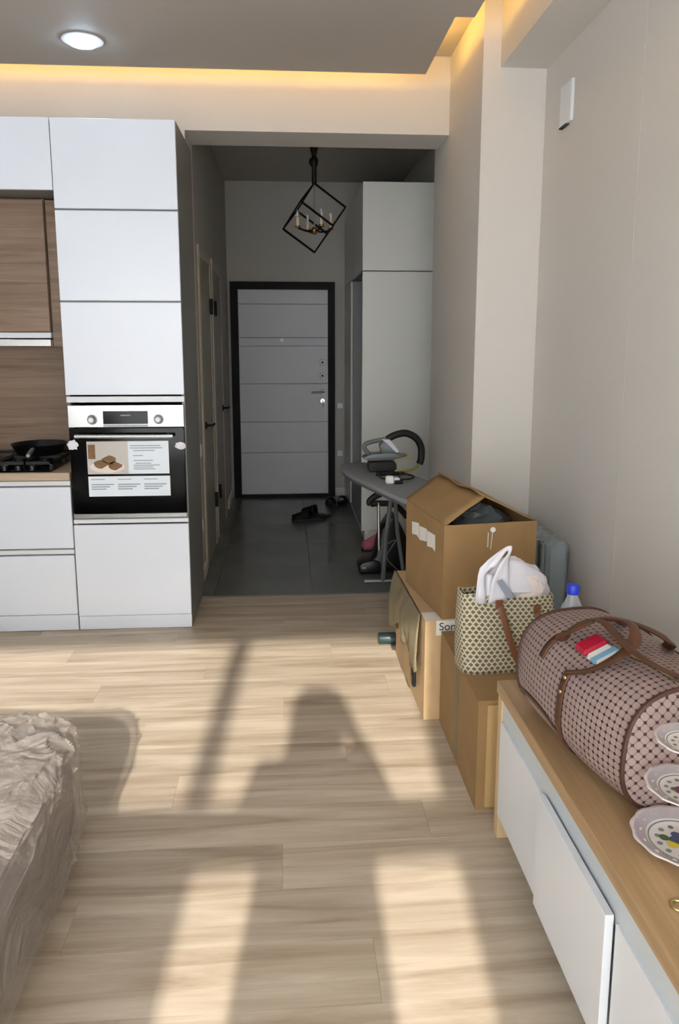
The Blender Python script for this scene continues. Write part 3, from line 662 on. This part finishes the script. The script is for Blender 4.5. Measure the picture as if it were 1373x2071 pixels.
# box behind it
b2 = thing('cardboard_box', 'worn pale cardboard box with drooping side flap under the big open box', 'box', (.77, 3.12, 0), 'stacked cardboard boxes')
M2 = Matrix.Translation((.540, 2.795, 0)) @ Matrix.Rotation(math.radians(1.5), 4, 'Z')
carton(b2, M2, .50, .66, .420, 'cardboard_pale')
bx('top_flap', 'cardboard_pale', b2, 0.0, .50, 0, .328, .4205, .426, 0, M2); bx('top_flap', 'cardboard_pale', b2, 0.0, .50, .332, .66, .4205, .426, 0, M2)
fb = B()
def flapf(u, v):
    y = lerp(.06, .655, u); k = .010 * math.sin(u * 23) + .012 * noise.noise(Vector((u * 6, v * 3, 1))) + .004 * math.sin(u * 61)
    g = .35 + .65 * min(1, u * 4); x = -.010 - (.034 * math.sin(v * 2.3) + k * v) * g; z = .430 - v * (.20 + .05 * math.sin(u * 8 + 1) + .05 * noise.noise(Vector((u * 14, 0, 5))))
    return M2 @ Vector((x, y, z))
fb.grid(flapf, 48, 10); fb.done('side_flap', 'cardboard_olive', b2, smooth=True, thick=.005)
B().tube([M2 @ Vector(p) for p in spline([(-.006, .13, .235), (-.016, .11, .18), (-.014, .125, .09), (-.016, .16, .10), (-.014, .17, .19), (-.006, .16, .24)], 5)], .006, 6).done('strap_loop', 'black_rubber', b2, smooth=True)
bx('packing_tape', 'paper_white', b2, .0, .16, .0, .09, .4263, .4268, 0, M2)
lb = bx('address_label', 'paper_white', b2, .045, .185, -.0012, -.0003, .362, .424, 0, M2)
fc = bpy.data.curves.new('label_text', 'FONT'); fc.body = 'Son'; fc.size = .046; fc.extrude = .0003
ft = bpy.data.objects.new('label_text_source', fc); COL.objects.link(ft); bpy.context.view_layer.update()
fm = bpy.data.meshes.new_from_object(ft.evaluated_get(bpy.context.evaluated_depsgraph_get())); bpy.data.objects.remove(ft, do_unlink=True)
fm.materials.clear(); fm.materials.append(MATS['print_black'])
fo = bpy.data.objects.new('label_text', fm); COL.objects.link(fo)
fo.parent = lb; fo.location = Vector((.540 + .056, 2.795 - .0002, .384)) - WL[lb]; fo.rotation_euler = (math.pi / 2, 0, math.radians(1.5))
# big open box
bg = thing('cardboard_box', 'large open cardboard box with raised flaps on top of the pile', 'box', (.80, 3.05, .427), 'stacked cardboard boxes')
MB = Matrix.Translation((.609, 2.80, .4275)) @ Matrix.Rotation(math.radians(8.0), 4, 'Z')
bw, bd, bh = .395, .50, .387
carton(bg, MB, bw, bd, bh, 'cardboard')
def flap(x0, z0, x1, z1, y0, y1, wob, seed):
    b = B()
    def f(u, v):
        k = wob * noise.noise(Vector((u * 3 + seed, v * 3, 0)))
        return MB @ Vector((lerp(x0, x1, v), lerp(y0, y1, u), lerp(z0, z1, v) + k * v))
    b.grid(f, 10, 5); return b.done('top_flap', 'cardboard', bg, smooth=True, thick=.006)
flap(.003, bh, .165, bh + .108, 0.0, bd + .02, .014, 0)
flap(bw - .003, bh - .002, .145, bh + .122, 0.012, bd - .01, .018, 4)
tp = B()
for i in range(3):
    y0 = .10 + i * .105
    tp.prism([(y0, .255 + .012 * (i % 2)), (y0 + .03, .262), (y0 + .096, .250), (y0 + .10, .318 - .006 * i), (y0 + .004, .322)], -.0022, -.0006, 'YZ', MB)
tp.done('packing_tape', 'paper_white', bg)
B().lathe([(0, -.0012), (.011, -.0012), (.011, 0)], MB @ Vector((.205, -.0005, .36)), 16, 'Y').done('round_sticker', 'paper_white', bg)
sg = B(); sg.tube([MB @ Vector((.185, -.002, .35)), MB @ Vector((.184, -.002, .29))], .0018, 5); sg.tube([MB @ Vector((.203, -.002, .35)), MB @ Vector((.197, -.002, .28))], .0018, 5); sg.done('string', 'paper_white', bg)
tag(crumple((.82, 3.04, .765), (.11, .12, .075), 9, 'packed_bundle', 'iron_grey', None), 'grey wrapped bundle peeking out of the large open box', 'bundle')
tag(bx('paper_slip', 'paper_white', None, .700, .735, 2.255, 2.30, 0.3863, .3872, 0, rotz(.2, (.71, 2.27, 0))), 'small white paper slip on the brown box beside the tote', 'paper')
cyl = thing('canister', 'small dark teal canister lying on the laminate behind the boxes', 'canister', (.49, 3.56, 0))
B().lathe([(0, -.055), (.026, -.055), (.030, -.048), (.030, .03), (.026, .034), (0, .034)], (.505, 3.575, .0305), 18, 'X').done('body', 'teal_plastic', cyl, smooth=True)
B().lathe([(0, .026), (.017, .026), (.017, .034), (0, .0345)], (.515, 3.575 - .0, .0305), 14, 'X').done('cap', 'paper_white', cyl, smooth=True)

# ------------------------------------------------------------------ radiator and wall plate
rd = thing('radiator', 'grey sectional radiator on the right wall behind the cardboard boxes', 'radiator', (1.19, 3.36, 0))
for i in range(7):
    y0 = 3.09 + i * .08
    s = bx('section', 'radiator_grey', rd, 1.135, 1.235, y0 + .003, y0 + .077, .10, .655, .018)
    bx('fin', 'radiator_grey', s, 1.118, 1.135, y0 + .022, y0 + .058, .13, .645, .006)
B().tube([(1.185, 3.09, .635), (1.185, 3.655, .635)], .022, 10).done('header_pipe', 'radiator_grey', rd, smooth=True)
B().tube([(1.185, 3.64, .15), (1.185, 3.69, .15), (1.185, 3.69, .0)], .012, 8).done('supply_pipe', 'radiator_grey', rd, smooth=True)
for y in (3.2, 3.55): bx('bracket', 'radiator_grey', rd, 1.23, XR - .002, y, y + .02, .56, .58)
tp_ = thing('wall_cover_plate', 'white rectangular cover plate high on the right wall by the pier', 'wall plate', (XR, 3.42, 2.47))
pl_ = bx('cover', 'white_satin', tp_, XR - .016, XR, 3.352, 3.49, 2.48, 2.655, .004)
bx('lower_lip', 'gap_dark', pl_, XR - .018, XR - .001, 3.40, 3.485, 2.474, 2.479)

# ------------------------------------------------------------------ media unit
mu = thing('media_unit', 'long low oak media unit with white drawer fronts along the right wall', 'media unit', (.90, .9, 0))
UX, UY0, UY1, UZ = .628, -.30, 2.085, .510
bx('top', 'oak', mu, UX, 1.18, UY0, UY1, UZ - .038, UZ, .0015)
bx('end_panel', 'oak_end', mu, UX + .006, 1.18, UY1 - .035, UY1, 0.001, UZ - .0385, .001)
bx('end_panel', 'oak_end', mu, UX + .006, 1.18, UY0, UY0 + .03, 0.001, UZ - .0385, .001)
bx('carcass', 'white_satin', mu, UX + .03, 1.17, UY0 + .03, UY1 - .036, .095, UZ - .039)
bx('finger_rail', 'rail_grey', mu, UX + .012, UX + .029, UY0 + .03, UY1 - .036, .380, UZ - .039, .001)
def front(y0, y1, out, za, zb):
    bx('drawer_front', 'white_satin', mu, UX + .004 - out, UX + .0225 - out, y0, y1, za, zb, .0012)
front(1.668, 2.048, 0.0, .088, .392)
front(1.262, 1.662, .016, .100, .408)
front(.85, 1.250, 0.0, .088, .400)
front(.44, .845, 0.0, .088, .400)
front(.03, .435, 0.0, .088, .400)
front(-.27, .025, 0.0, .088, .400)
for yy in (1.662, ): B().lathe([(0, -.004), (.006, -.003), (.006, .0), (0, .001)], (UX + .004, yy + .006, .397), 10, 'X').done('latch', 'white_plastic', mu)

def arcparam(fn, n=720):
    pts = [fn(2 * math.pi * i / n) for i in range(n + 1)]; cum = [0.0]
    for p, q in zip(pts, pts[1:]): cum.append(cum[-1] + math.hypot(q[0] - p[0], q[1] - p[1]))
    def f(u):
        t = (u % 1.0) * cum[-1] if u < 1.0 else cum[-1]; lo_, hi_ = 0, n
        while hi_ - lo_ > 1:
            m_ = (lo_ + hi_) // 2
            if cum[m_] <= t: lo_ = m_
            else: hi_ = m_
        d_ = cum[hi_] - cum[lo_]
        return 2 * math.pi * (lo_ + ((t - cum[lo_]) / d_ if d_ > 1e-9 else 0)) / n
    return f
# tote with plastic bag
TZ = .3865
MT = Matrix.Translation((.605, 2.372, TZ)) @ Matrix.Rotation(math.radians(7), 4, 'Z')
tt = thing('tote_bag', 'cream patterned tote bag with brown handles on the brown box', 'bag', (.76, 2.46, TZ))
tw, td, th_ = .335, .15, .285
b = B()
SE = lambda x_, e_: math.copysign(abs(x_) ** e_, x_)
tarc = arcparam(lambda a: (tw / 2 * SE(math.cos(a), .45), td / 2 * SE(math.sin(a), .45)))
def totef(u, v):
    a = tarc(u)
    e = .45; ca, sa = math.cos(a), math.sin(a)
    k = 1 + .03 * math.sin(v * math.pi)
    flare = lerp(1.0, 1.02, v); dep = lerp(1.0, .62, v)
    x = tw / 2 + tw / 2 * math.copysign(abs(ca) ** e, ca) * k * flare
    y = td / 2 + td / 2 * math.copysign(abs(sa) ** e, sa) * k * dep
    z = th_ * v * (1 - .10 * (x / tw) * v) + .004 * math.sin(a * 5) * v
    return MT @ Vector((x, y, z))
b.grid(totef, 56, 16, cu=True, uvs=(42, 20)); 
b.done('body', 'tote_canvas', tt, smooth=True, thick=.004)
bx('base', 'leather_dark', tt, .02, tw - .02, .02, td - .02, 0.0, .006, .002, MT)
def strap(name, pts, wdt, m, parent, thk=.18, up=(0, -1, 0)):
    return B().tube(spline(pts, 6), wdt, 8, flat=thk, up=up).done(name, m, parent, smooth=True)
strap('handle', [MT @ Vector(p) for p in ((.118, .017, .250), (.128, .004, .215), (.150, -.012, .13), (.18, -.02, .05), (.215, -.022, .022), (.255, -.018, .06), (.262, -.004, .16), (.258, .014, .225))], .0115, 'tan_strap', tt)
strap('handle', [MT @ Vector(p) for p in ((.118, .135, .26), (.13, .16, .22), (.17, .178, .14), (.21, .178, .14), (.25, .16, .2), (.258, .138, .24))], .0115, 'tan_strap', tt)
for px_ in ((.118, .0165, .252), (.258, .0135, .226)): bx('handle_tab', 'tan_strap', tt, px_[0] - .014, px_[0] + .014, px_[1] - .006, px_[1] - .001, px_[2] - .022, px_[2] + .012, .002, MT)
pbg = thing('plastic_bag', 'white plastic carrier bag with looped handles stuffed in the tote', 'bag', tuple(MT @ Vector((.19, .075, .22))))
b = B()
def bagf(u, v):
    a, q = u * 2 * math.pi, (v - .5) * math.pi
    d = Vector((math.cos(a) * math.cos(q), math.sin(a) * math.cos(q), math.sin(q)))
    k = 1 + .10 * noise.noise(d * 3.2) + .05 * noise.noise(d * 8)
    x = .200 + d.x * .128 * k; z = .265 + d.z * .108 * k + .03 * max(0, d.z) * math.exp(-((x - .17) / .05) ** 2)
    y = .075 + d.y * .046 * k * (1.1 if d.z > 0 else .8)
    return MT @ Vector((x, y, z))
b.grid(bagf, 40, 24, cu=True); b.done('body', 'bag_film', pbg, smooth=True)
ear = B()
outer = [(.033, .25), (.044, .375), (.075, .408), (.108, .432), (.145, .452), (.160, .453), (.162, .438), (.152, .395), (.150, .32), (.15, .25)]
inner = [(.075, .25), (.066, .350), (.088, .375), (.105, .386), (.138, .430), (.148, .436), (.146, .425), (.118, .392), (.09, .33), (.08, .25)]
def earf(u, v):
    i = u * (len(outer) - 1); k = min(int(i), len(outer) - 2); f = i - k
    o_ = (lerp(outer[k][0], outer[k + 1][0], f), lerp(outer[k][1], outer[k + 1][1], f)); n_ = (lerp(inner[k][0], inner[k + 1][0], f), lerp(inner[k][1], inner[k + 1][1], f))
    return MT @ Vector((lerp(o_[0], n_[0], v), .022 + .012 * noise.noise(Vector((u * 5, v * 2, 3))), lerp(o_[1], n_[1], v)))
ear.grid(earf, 32, 4); ear.done('handle', 'bag_film', pbg, smooth=True, thick=.002)
ear2 = B(); ear2.grid(lambda u, v: MT @ Vector((lerp(.045, .135, u) + .01 * v, .034 + .02 * v + .006 * math.sin(u * 9), .25 + lerp(.10, .115 - .06 * abs(u - .3), u) * v * .95)), 14, 8); ear2.done('fold', 'bag_film', pbg, smooth=True, thick=.002)
gp = B(); gp.prism([(.105, .330), (.125, .338), (.160, .292), (.168, .268), (.145, .268)], .0125, .0135, 'XZ', MT); gp.done('print_mark', 'print_grey', pbg)
crumple(tuple(MT @ Vector((.225, .04, .285))), (.062, .012, .05), 3, 'pink_contents', 'plate_print', pbg)

# bottle
bo = thing('water_bottle', 'clear plastic bottle with blue cap behind the duffel bag', 'bottle', (.822, 2.015, UZ))
B().lathe([(0, 0), (.038, 0), (.042, .006), (.042, .12), (.039, .135), (.042, .15), (.042, .20), (.040, .215), (.030, .255), (.016, .285), (.0145, .305), (0, .305)], (.822, 2.015, UZ + .0005), 24).done('body', 'clear_pet', bo, smooth=True)
B().lathe([(0, 0), (.040, 0), (.040, .11), (0, .11)], (.822, 2.015, UZ + .003), 20).done('water', 'clear_pet', bo, smooth=True)
B().lathe([(0, 0), (.0185, 0), (.0185, .024), (.016, .028), (0, .028)], (.822, 2.015, UZ + .296), 20).done('cap', 'cap_blue', bo, smooth=True)

# duffel bag
MD = Matrix.Translation((.682, 1.402, UZ + .001)) @ Matrix.Rotation(math.radians(8), 4, 'Z')
du = thing('duffel_bag', 'mauve lattice-patterned duffel bag with brown leather straps on the media unit', 'bag', (.84, 1.68, UZ))
DW, DL, DH = .325, .505, .300
def sect(a, grow=0.0):
    ca, sa = math.cos(a), math.sin(a); e = .74
    return (math.copysign(abs(ca) ** e, ca), math.copysign(abs(sa) ** e, sa))
def dpt(a, t, grow=0.0):
    x, z = sect(a); 
    w = 1.0 - .07 * (2 * t - 1) ** 4
    sag = 1 - .10 * math.exp(-((t - .45) / .22) ** 2) * max(0, z) + .012 * noise.noise(Vector((x * 2.2, t * 6, z * 2.2)))
    hw, hh = DW / 2 * w + grow, DH / 2 * w * sag * (1 - .07 * t * (1 if z > 0 else 0)) + grow
    bulge = 1 + .05 * math.sin(t * math.pi)
    zz_ = z * hh + DH / 2
    lean = .02 * (zz_ / DH)
    return MD @ Vector((DW / 2 + x * hw * bulge + lean, t * DL, max(zz_, .0005)))
darc = arcparam(lambda a: (DW / 2 * sect(a)[0], DH / 2 * sect(a)[1]))
b = B(); b.grid(lambda u, v: dpt(darc(u), v), 72, 32, cu=True, uvs=(62, 30)); body = b.done('body', 'duffel_canvas', du, smooth=True)
for t, nm in ((0.0, 'end_panel'), (1.0, 'end_panel')):
    e = B(); sgn = -1 if t == 0 else 1
    def ef(u, v, t=t, sgn=sgn):
        p = dpt(u * 2 * math.pi, t); c = MD @ Vector((DW / 2 + .01, t * DL, DH / 2))
        q = c.lerp(p, v); q += (MD.to_3x3() @ Vector((0, sgn, 0))) * .022 * (1 - v ** 2)
        return q
    e.grid(ef, 48, 8, cu=True)
    uvl = e.bm.loops.layers.uv.new('UVMap'); Mi = MD.inverted()
    for f in e.bm.faces:
        for lp in f.loops:
            q = Mi @ lp.vert.co; lp[uvl].uv = ((q.x + q.z) * 40, (q.x - q.z) * 40)
    e.done(nm, 'duffel_canvas', du, smooth=True)
    B().tube([dpt(k * 2 * math.pi / 64, t, .001) for k in range(64)], .0055, 6, closed=True).done('piping', 'leather_dark', du, smooth=True)
def band(t, a0, a1, wd_, name='strap_band', dt=0.0):
    b = B(); n = 40
    b.grid(lambda u, v: dpt(lerp(a0, a1, u), t + dt * u + (v - .5) * wd_ / DL, .003), n, 2)
    return b.done(name, 'leather', du, smooth=True, thick=.003)
# angles: 0 = +x side, 90 = top, 180 = -x (visible) side, 270 = bottom
band(.47, math.radians(248), math.radians(150), .024); band(.72, math.radians(160), math.radians(128), .024)
band(.47, math.radians(62), math.radians(-60), .026); band(.72, math.radians(62), math.radians(-60), .026)
b = B(); b.grid(lambda u, v: dpt(math.radians(lerp(206, 196, math.sin(u * math.pi)) + (v - .5) * 4.5), lerp(.47, .97, u), .0025), 24, 2); b.done('side_band', 'leather', du, smooth=True, thick=.002)
def PD(x, y, z): return MD @ Vector((x, y, z))
def loop(side, pts, nm='handle'):
    B().tube(spline(pts, 7), .0155, 8, flat=.36, up=(0.3, 0, 1)).done(nm, 'leather', du, smooth=True)
loop(-1, [dpt(math.radians(152), .47, .003), PD(.040, .178, .262), PD(.095, .155, .300), PD(.140, .162, .330), PD(.160, .20, .350), PD(.155, .25, .348), PD(.12, .30, .332), PD(.06, .315, .300), dpt(math.radians(130), .69, .003)])
loop(1, [dpt(math.radians(60), .47, .004), PD(.255, .19, .305), PD(.235, .21, .322), PD(.205, .26, .330), PD(.195, .31, .322), PD(.22, .35, .300), dpt(math.radians(60), .74, .004)])
B().tube(spline([PD(.075, .33, .300), PD(.115, .315, .325), PD(.115, .25, .345), PD(.105, .175, .338), PD(.110, .10, .325), PD(.145, .05, .308), PD(.20, .02, .290)], 7), .012, 8, flat=.3, up=(0, 0, 1)).done('shoulder_strap', 'leather', du, smooth=True)
for t in (.47,):
    for an in (158, 172):
        B().lathe([(0, .004), (.005, .003), (.0055, 0), (0, 0)], dpt(math.radians(an), t, .004), 10, 'X', Matrix.Rotation(math.pi, 4, 'Z')).done('rivet', 'gold_metal', du, smooth=True)
rg = [dpt(math.radians(95), 0, 0) + (MD.to_3x3() @ Vector((.012 + .016 * math.cos(k * math.pi / 8), -.018, -.040 + .016 * math.sin(k * math.pi / 8)))) for k in range(16)]
B().tube(rg, .0028, 6, closed=True).done('d_ring', 'gold_metal', du, smooth=True)
tb = dpt(math.radians(95), 0, 0) + (MD.to_3x3() @ Vector((.012, -.014, -.05)))
B().prism([(-.016, .020), (.016, .020), (.014, -.005), (0, -.024), (-.014, -.005)], -.012, -.002, 'XZ', Matrix.Translation(tb)).done('ring_tab', 'leather_dark', du, .001)
zp = [dpt(math.radians(96), .04 + .32 * k / 10, .002) for k in range(11)]
B().tube(zp, .004, 6, flat=.5).done('zip', 'gold_metal', du, smooth=True)
pk = thing('packet', 'red and white packet poking out of the open duffel bag', 'packet', tuple(PD(.13, .23, .25)))
MK = MD @ Matrix.Translation((.100, .235, .266)) @ Matrix.Rotation(math.radians(4), 4, 'X') @ Matrix.Rotation(math.radians(-24), 4, 'Y')
B().box(-.032, .036, -.055, .01, -.06, .020, MK).done('white_end', 'paper_white', pk, .008)
B().box(-.034, .038, .008, .062, -.06, .022, MK).done('red_end', 'red_packet', pk, .008)
bx('blue_stripe', 'blue_print', pk, -.033, .037, -.036, -.014, -.05, .0212, .003, MK)

# tiered plate stand
SX, SY = .788, 1.306
ts = thing('tiered_plate_stand', 'three-tier stand of small flower-painted porcelain plates on the media unit', 'plate stand', (SX, SY, UZ))
def tplate(z, r, motifs):
    n = 48; b = B()
    def f(u, v):
        a = u * 2 * math.pi
        prof = [(0, .004), (.55, .004), (.66, .007), (1.0, .020)]
        q = v * 3; k = min(int(q), 2); fr = q - k
        rad = lerp(prof[k][0], prof[k + 1][0], fr); h = lerp(prof[k][1], prof[k + 1][1], fr)
        sc = 1 + .018 * math.cos(a * 12) * max(0, (rad - .7) / .3)
        return Vector((SX + rad * r * sc * math.cos(a), SY + rad * r * sc * math.sin(a), z + h * r / .095))
    b.grid(f, n * 2, 9, cu=True); p = b.done('plate', 'porcelain', ts, smooth=True, thick=.0025)
    s = r / .095
    def ring(r0, r1, m, nm, h0, h1):
        q = B(); q.grid(lambda u, v: Vector((SX + lerp(r0, r1, v) * r * math.cos(u * 2 * math.pi), SY + lerp(r0, r1, v) * r * math.sin(u * 2 * math.pi), z + lerp(h0, h1, v) * s + .0019)), 48, 1, cu=True); q.done(nm, m, p)
    ring(.70, .93, 'porcelain_rim', 'rim_print', .0088, .0172)
    ring(.63, .66, 'porcelain_green', 'rim_line', .0064, .0072)
    for k in range(14):
        a = k * 2 * math.pi / 14
        q = B(); q.lathe([(0, 0), (.055 * r, 0)], (SX + .82 * r * math.cos(a), SY + .82 * r * math.sin(a), z + .0142 * s + .0008), 8); q.done('rim_motif', 'porcelain', p)
    for k in range(12):
        a = k * 2 * math.pi / 12
        q = B(); q.lathe([(0, 0), (.06 * r, 0)], (SX + .47 * r * math.cos(a), SY + .47 * r * math.sin(a), z + .004 * s + .0022), 8); q.done('ring_motif', 'porcelain_green', p)
    for mx_, my_, mr, mm in motifs:
        q = B(); q.lathe([(0, .0002), (mr * r, 0)], (SX + mx_ * r, SY + my_ * r, z + .004 * s + .0025), 12); q.done('fruit_motif', mm, p)
tplate(.522, .099, ((-.10, .05, .14, 'grape_blue'), (-.22, -.06, .12, 'lemon'), (-.30, .16, .10, 'leaf_green'), (.05, -.12, .12, 'leaf_green'), (-.02, .22, .10, 'grape_blue')))
tplate(.636, .079, ((-.12, .02, .18, 'plum'), (-.02, -.14, .14, 'plum'), (-.28, .10, .08, 'leaf_green'), (.1, .1, .12, 'leaf_green')))
tplate(.738, .067, ((-.10, -.04, .14, 'plum'), (-.22, .12, .08, 'porcelain_green'), (.08, .06, .1, 'leaf_green')))
B().tube([(SX, SY, UZ), (SX, SY, .80)], .0035, 8).done('pole', 'gold_metal', ts, smooth=True)
B().tube([(SX + .018 * math.cos(k * math.pi / 8), SY, .815 + .018 * math.sin(k * math.pi / 8)) for k in range(16)], .003, 6, closed=True).done('ring_handle', 'gold_metal', ts, smooth=True)
B().lathe([(0, 0), (.045, 0), (.045, .006), (.03, .012), (0, .012)], (SX, SY, UZ + .0005), 20).done('foot', 'porcelain', ts, smooth=True)
B().lathe([(.008, 0), (.0095, .0025), (.0125, .0025), (.014, 0), (.011, -.0005)], (.700, 1.155, UZ + .0015), 20)
rgn = B(); rgn.tube([(.702 + .013 * math.cos(k * math.pi / 10), 1.158 + .013 * math.sin(k * math.pi / 10), UZ + .0032) for k in range(20)], .0028, 8, closed=True)
tag(rgn.done('metal_ring', 'gold_metal', smooth=True), 'small gold metal ring lying on the oak top near the plates', 'ring')

# ------------------------------------------------------------------ wrapped sofa
sf = thing('wrapped_sofa', 'grey sofa seat wrapped in crinkled clear plastic at the lower left', 'sofa', (-1.2, 1.2, 0))
SXc, SYc, hx, hy, hz = -1.28, 1.10, .655, 1.165, .2
def sofa_pt(u, v, grow, wr_, e=.30):
    a, q = u * 2 * math.pi, (v - .5) * math.pi
    ca, sa, cq, sq = math.cos(a), math.sin(a), math.cos(q), math.sin(q)
    S = lambda x, e_: math.copysign(abs(x) ** e_, x)
    p = Vector((SXc + (hx + grow) * S(ca, .22) * S(cq, e), SYc + (hy + grow) * S(sa, .22) * S(cq, e), .205 + (hz + grow) * S(sq, e)))
    if wr_:
        d = Vector((S(ca, .22) * cq, S(sa, .22) * cq, S(sq, e))).normalized()
        r1 = noise.noise(Vector((p.x * 5, p.y * 3.5, p.z * 9))); r2 = abs(noise.noise(Vector((p.x * 13 + 4, p.y * 9, p.z * 16)))); r3 = abs(noise.noise(Vector((p.x * 21, p.y * 15 + 2, p.z * 12))))
        p += d * wr_ * (.8 * r1 + 1.3 * (1 - r2 * 1.6) ** 7 * (1 if r2 < .6 else 0) + .7 * (1 - r3 * 1.6) ** 5 * (1 if r3 < .6 else 0) - .2)
    p.z = max(p.z, .004); return p
b = B(); b.grid(lambda u, v: sofa_pt(u, v, -.012, 0), 72, 24, cu=True); b.done('seat_base', 'sofa_grey', sf, smooth=True)
b = B(); b.grid(lambda u, v: sofa_pt(u, v, .008, .012), 300, 90, cu=True); b.done('plastic_wrap', 'sofa_film', sf, smooth=True)
for lx, ly in ((-.72, 2.12), (-1.84, 2.12), (-.72, .1), (-1.84, .1)): pass
bx('backrest', 'sofa_grey', sf, -1.95, -1.72, -.05, 2.2, .38, .80, .05)

# ------------------------------------------------------------------ photographer, standing behind the camera
pe = thing('person', 'person standing behind the viewpoint in a long dark coat holding up a phone', 'person', (-.07, -.34, 0))
PX, PY = -.07, -.34
V = []; E_ = []; R_ = []
def jv(x, y, z, r): V.append((PX + x, PY + y, z)); R_.append(r); return len(V) - 1
pel = jv(0, 0, .92, (.15, .11)); sp1 = jv(0, 0, 1.12, (.125, .10)); cst = jv(0, 0, 1.30, (.15, .11)); nkb = jv(0, 0, 1.43, (.065, .06)); nkt = jv(0, .01, 1.50, (.052, .052)); hd1 = jv(0, .02, 1.56, (.07, .085)); hd2 = jv(0, .02, 1.63, (.075, .092)); hd3 = jv(0, .015, 1.69, (.05, .06))
E_ += [(pel, sp1), (sp1, cst), (cst, nkb), (nkb, nkt), (nkt, hd1), (hd1, hd2), (hd2, hd3)]
for s in (-1, 1):
    sh = jv(s * .165, 0, 1.385, (.056, .056)); el = jv(s * .235 + .02, .11, 1.17, (.042, .042)); wrr = jv(.07 + s * .085, .25, 1.415, (.028, .026)); pm = jv(.07 + s * .062, .275, 1.475, (.030, .018))
    E_ += [(cst, sh), (sh, el), (el, wrr), (wrr, pm)]
    for fz in (1.455, 1.478, 1.500, 1.520):
        k1 = jv(.07 + s * .052, .298, fz + .006, (.009, .009)); k2 = jv(.07 + s * .046, .317, fz + .008, (.008, .008)); k3 = jv(.07 + s * .030, .324, fz + .009, (.0075, .0075))
        E_ += [(pm, k1), (k1, k2), (k2, k3)]
    t1 = jv(.07 + s * .045, .262, 1.492, (.010, .010)); t2 = jv(.07 + s * .022, .266, 1.515, (.009, .009)); E_ += [(pm, t1), (t1, t2)]
    hp = jv(s * .085, 0, .86, (.095, .095)); kn = jv(s * .095, .015, .48, (.062, .062)); an_ = jv(s * .10, -.01, .10, (.042, .042)); he = jv(s * .10, .02, .05, (.042, .04)); to = jv(s * .115, .15, .035, (.034, .03))
    E_ += [(pel, hp), (hp, kn), (kn, an_), (an_, he), (he, to)]
me = bpy.data.meshes.new('body'); me.from_pydata([Vector(v) - WL[pe] for v in V], E_, []); me.materials.append(MATS['skin'])
bo_ = bpy.data.objects.new('body', me); COL.objects.link(bo_); bo_.parent = pe; WL[bo_] = WL[pe].copy()
sk = bo_.modifiers.new('skin', 'SKIN')
for i, sv in enumerate(me.skin_vertices[0].data): sv.radius = R_[i]; sv.use_root = (i == pel)
sd = bo_.modifiers.new('smooth', 'SUBSURF'); sd.levels = 2; sd.render_levels = 2
ct = B()
cprof = [(.215, .42), (.205, .7), (.19, .95), (.175, 1.12), (.19, 1.28), (.195, 1.36), (.15, 1.42), (.075, 1.455)]
ct.grid(lambda u, v: Vector((PX + .01 + math.cos(u * 2 * math.pi) * cprof[round(v * 7)][0], PY + math.sin(u * 2 * math.pi) * cprof[round(v * 7)][0] * .72, cprof[round(v * 7)][1])), 28, 7, cu=True)
ct.done('coat', 'coat_cloth', pe, smooth=True, thick=.008)
for s in (-1, 1):
    B().tube([(PX + s * .16, PY, 1.385), (PX + s * .24 + .02, PY + .11, 1.165), (PX + .07 + s * .10, PY + .225, 1.38)], [.072, .058, .042], 12).done('sleeve', 'coat_cloth', pe, smooth=True)
hr = B()
hprof = [(.0, 1.722), (.05, 1.715), (.085, 1.685), (.103, 1.63), (.105, 1.56), (.108, 1.48), (.125, 1.41), (.13, 1.34), (.10, 1.30)]
hr.grid(lambda u, v: Vector((PX + math.cos(math.radians(lerp(20, -200, u))) * hprof[round(v * 8)][0] * .95, PY - .005 + math.sin(math.radians(lerp(20, -200, u))) * hprof[round(v * 8)][0] * 1.0, hprof[round(v * 8)][1])), 24, 8)
hr.done('hair', 'hair_brown', pe, smooth=True, thick=.02)
fcs = B()
fcs.lathe([(0, .012), (.007, .010), (.011, 0)], (PX, PY + .112, 1.575), 10, 'Y'); fcs.done('nose', 'skin', pe, smooth=True)
for s in (-1, 1): B().lathe([(0, .006), (.008, .004), (.010, 0)], (PX + s * .03, PY + .100, 1.605), 10, 'Y').done('eye', 'white_plastic', pe, smooth=True)
B().lathe([(0, .004), (.018, .002), (.02, 0)], (PX, PY + .100, 1.535), 12, 'Y', sy=.4).done('mouth', 'pink_cloth', pe, smooth=True)
ph_ = thing('mobile_phone', 'black phone held up at the viewpoint in both hands', 'phone', (0, -.035, 1.44))
bx('case', 'black_plastic', ph_, -.037, .037, -.044, -.036, 1.405, 1.560, .004)
bx('screen', 'black_glass', ph_, -.034, .034, -.0455, -.0442, 1.412, 1.553, .0005)
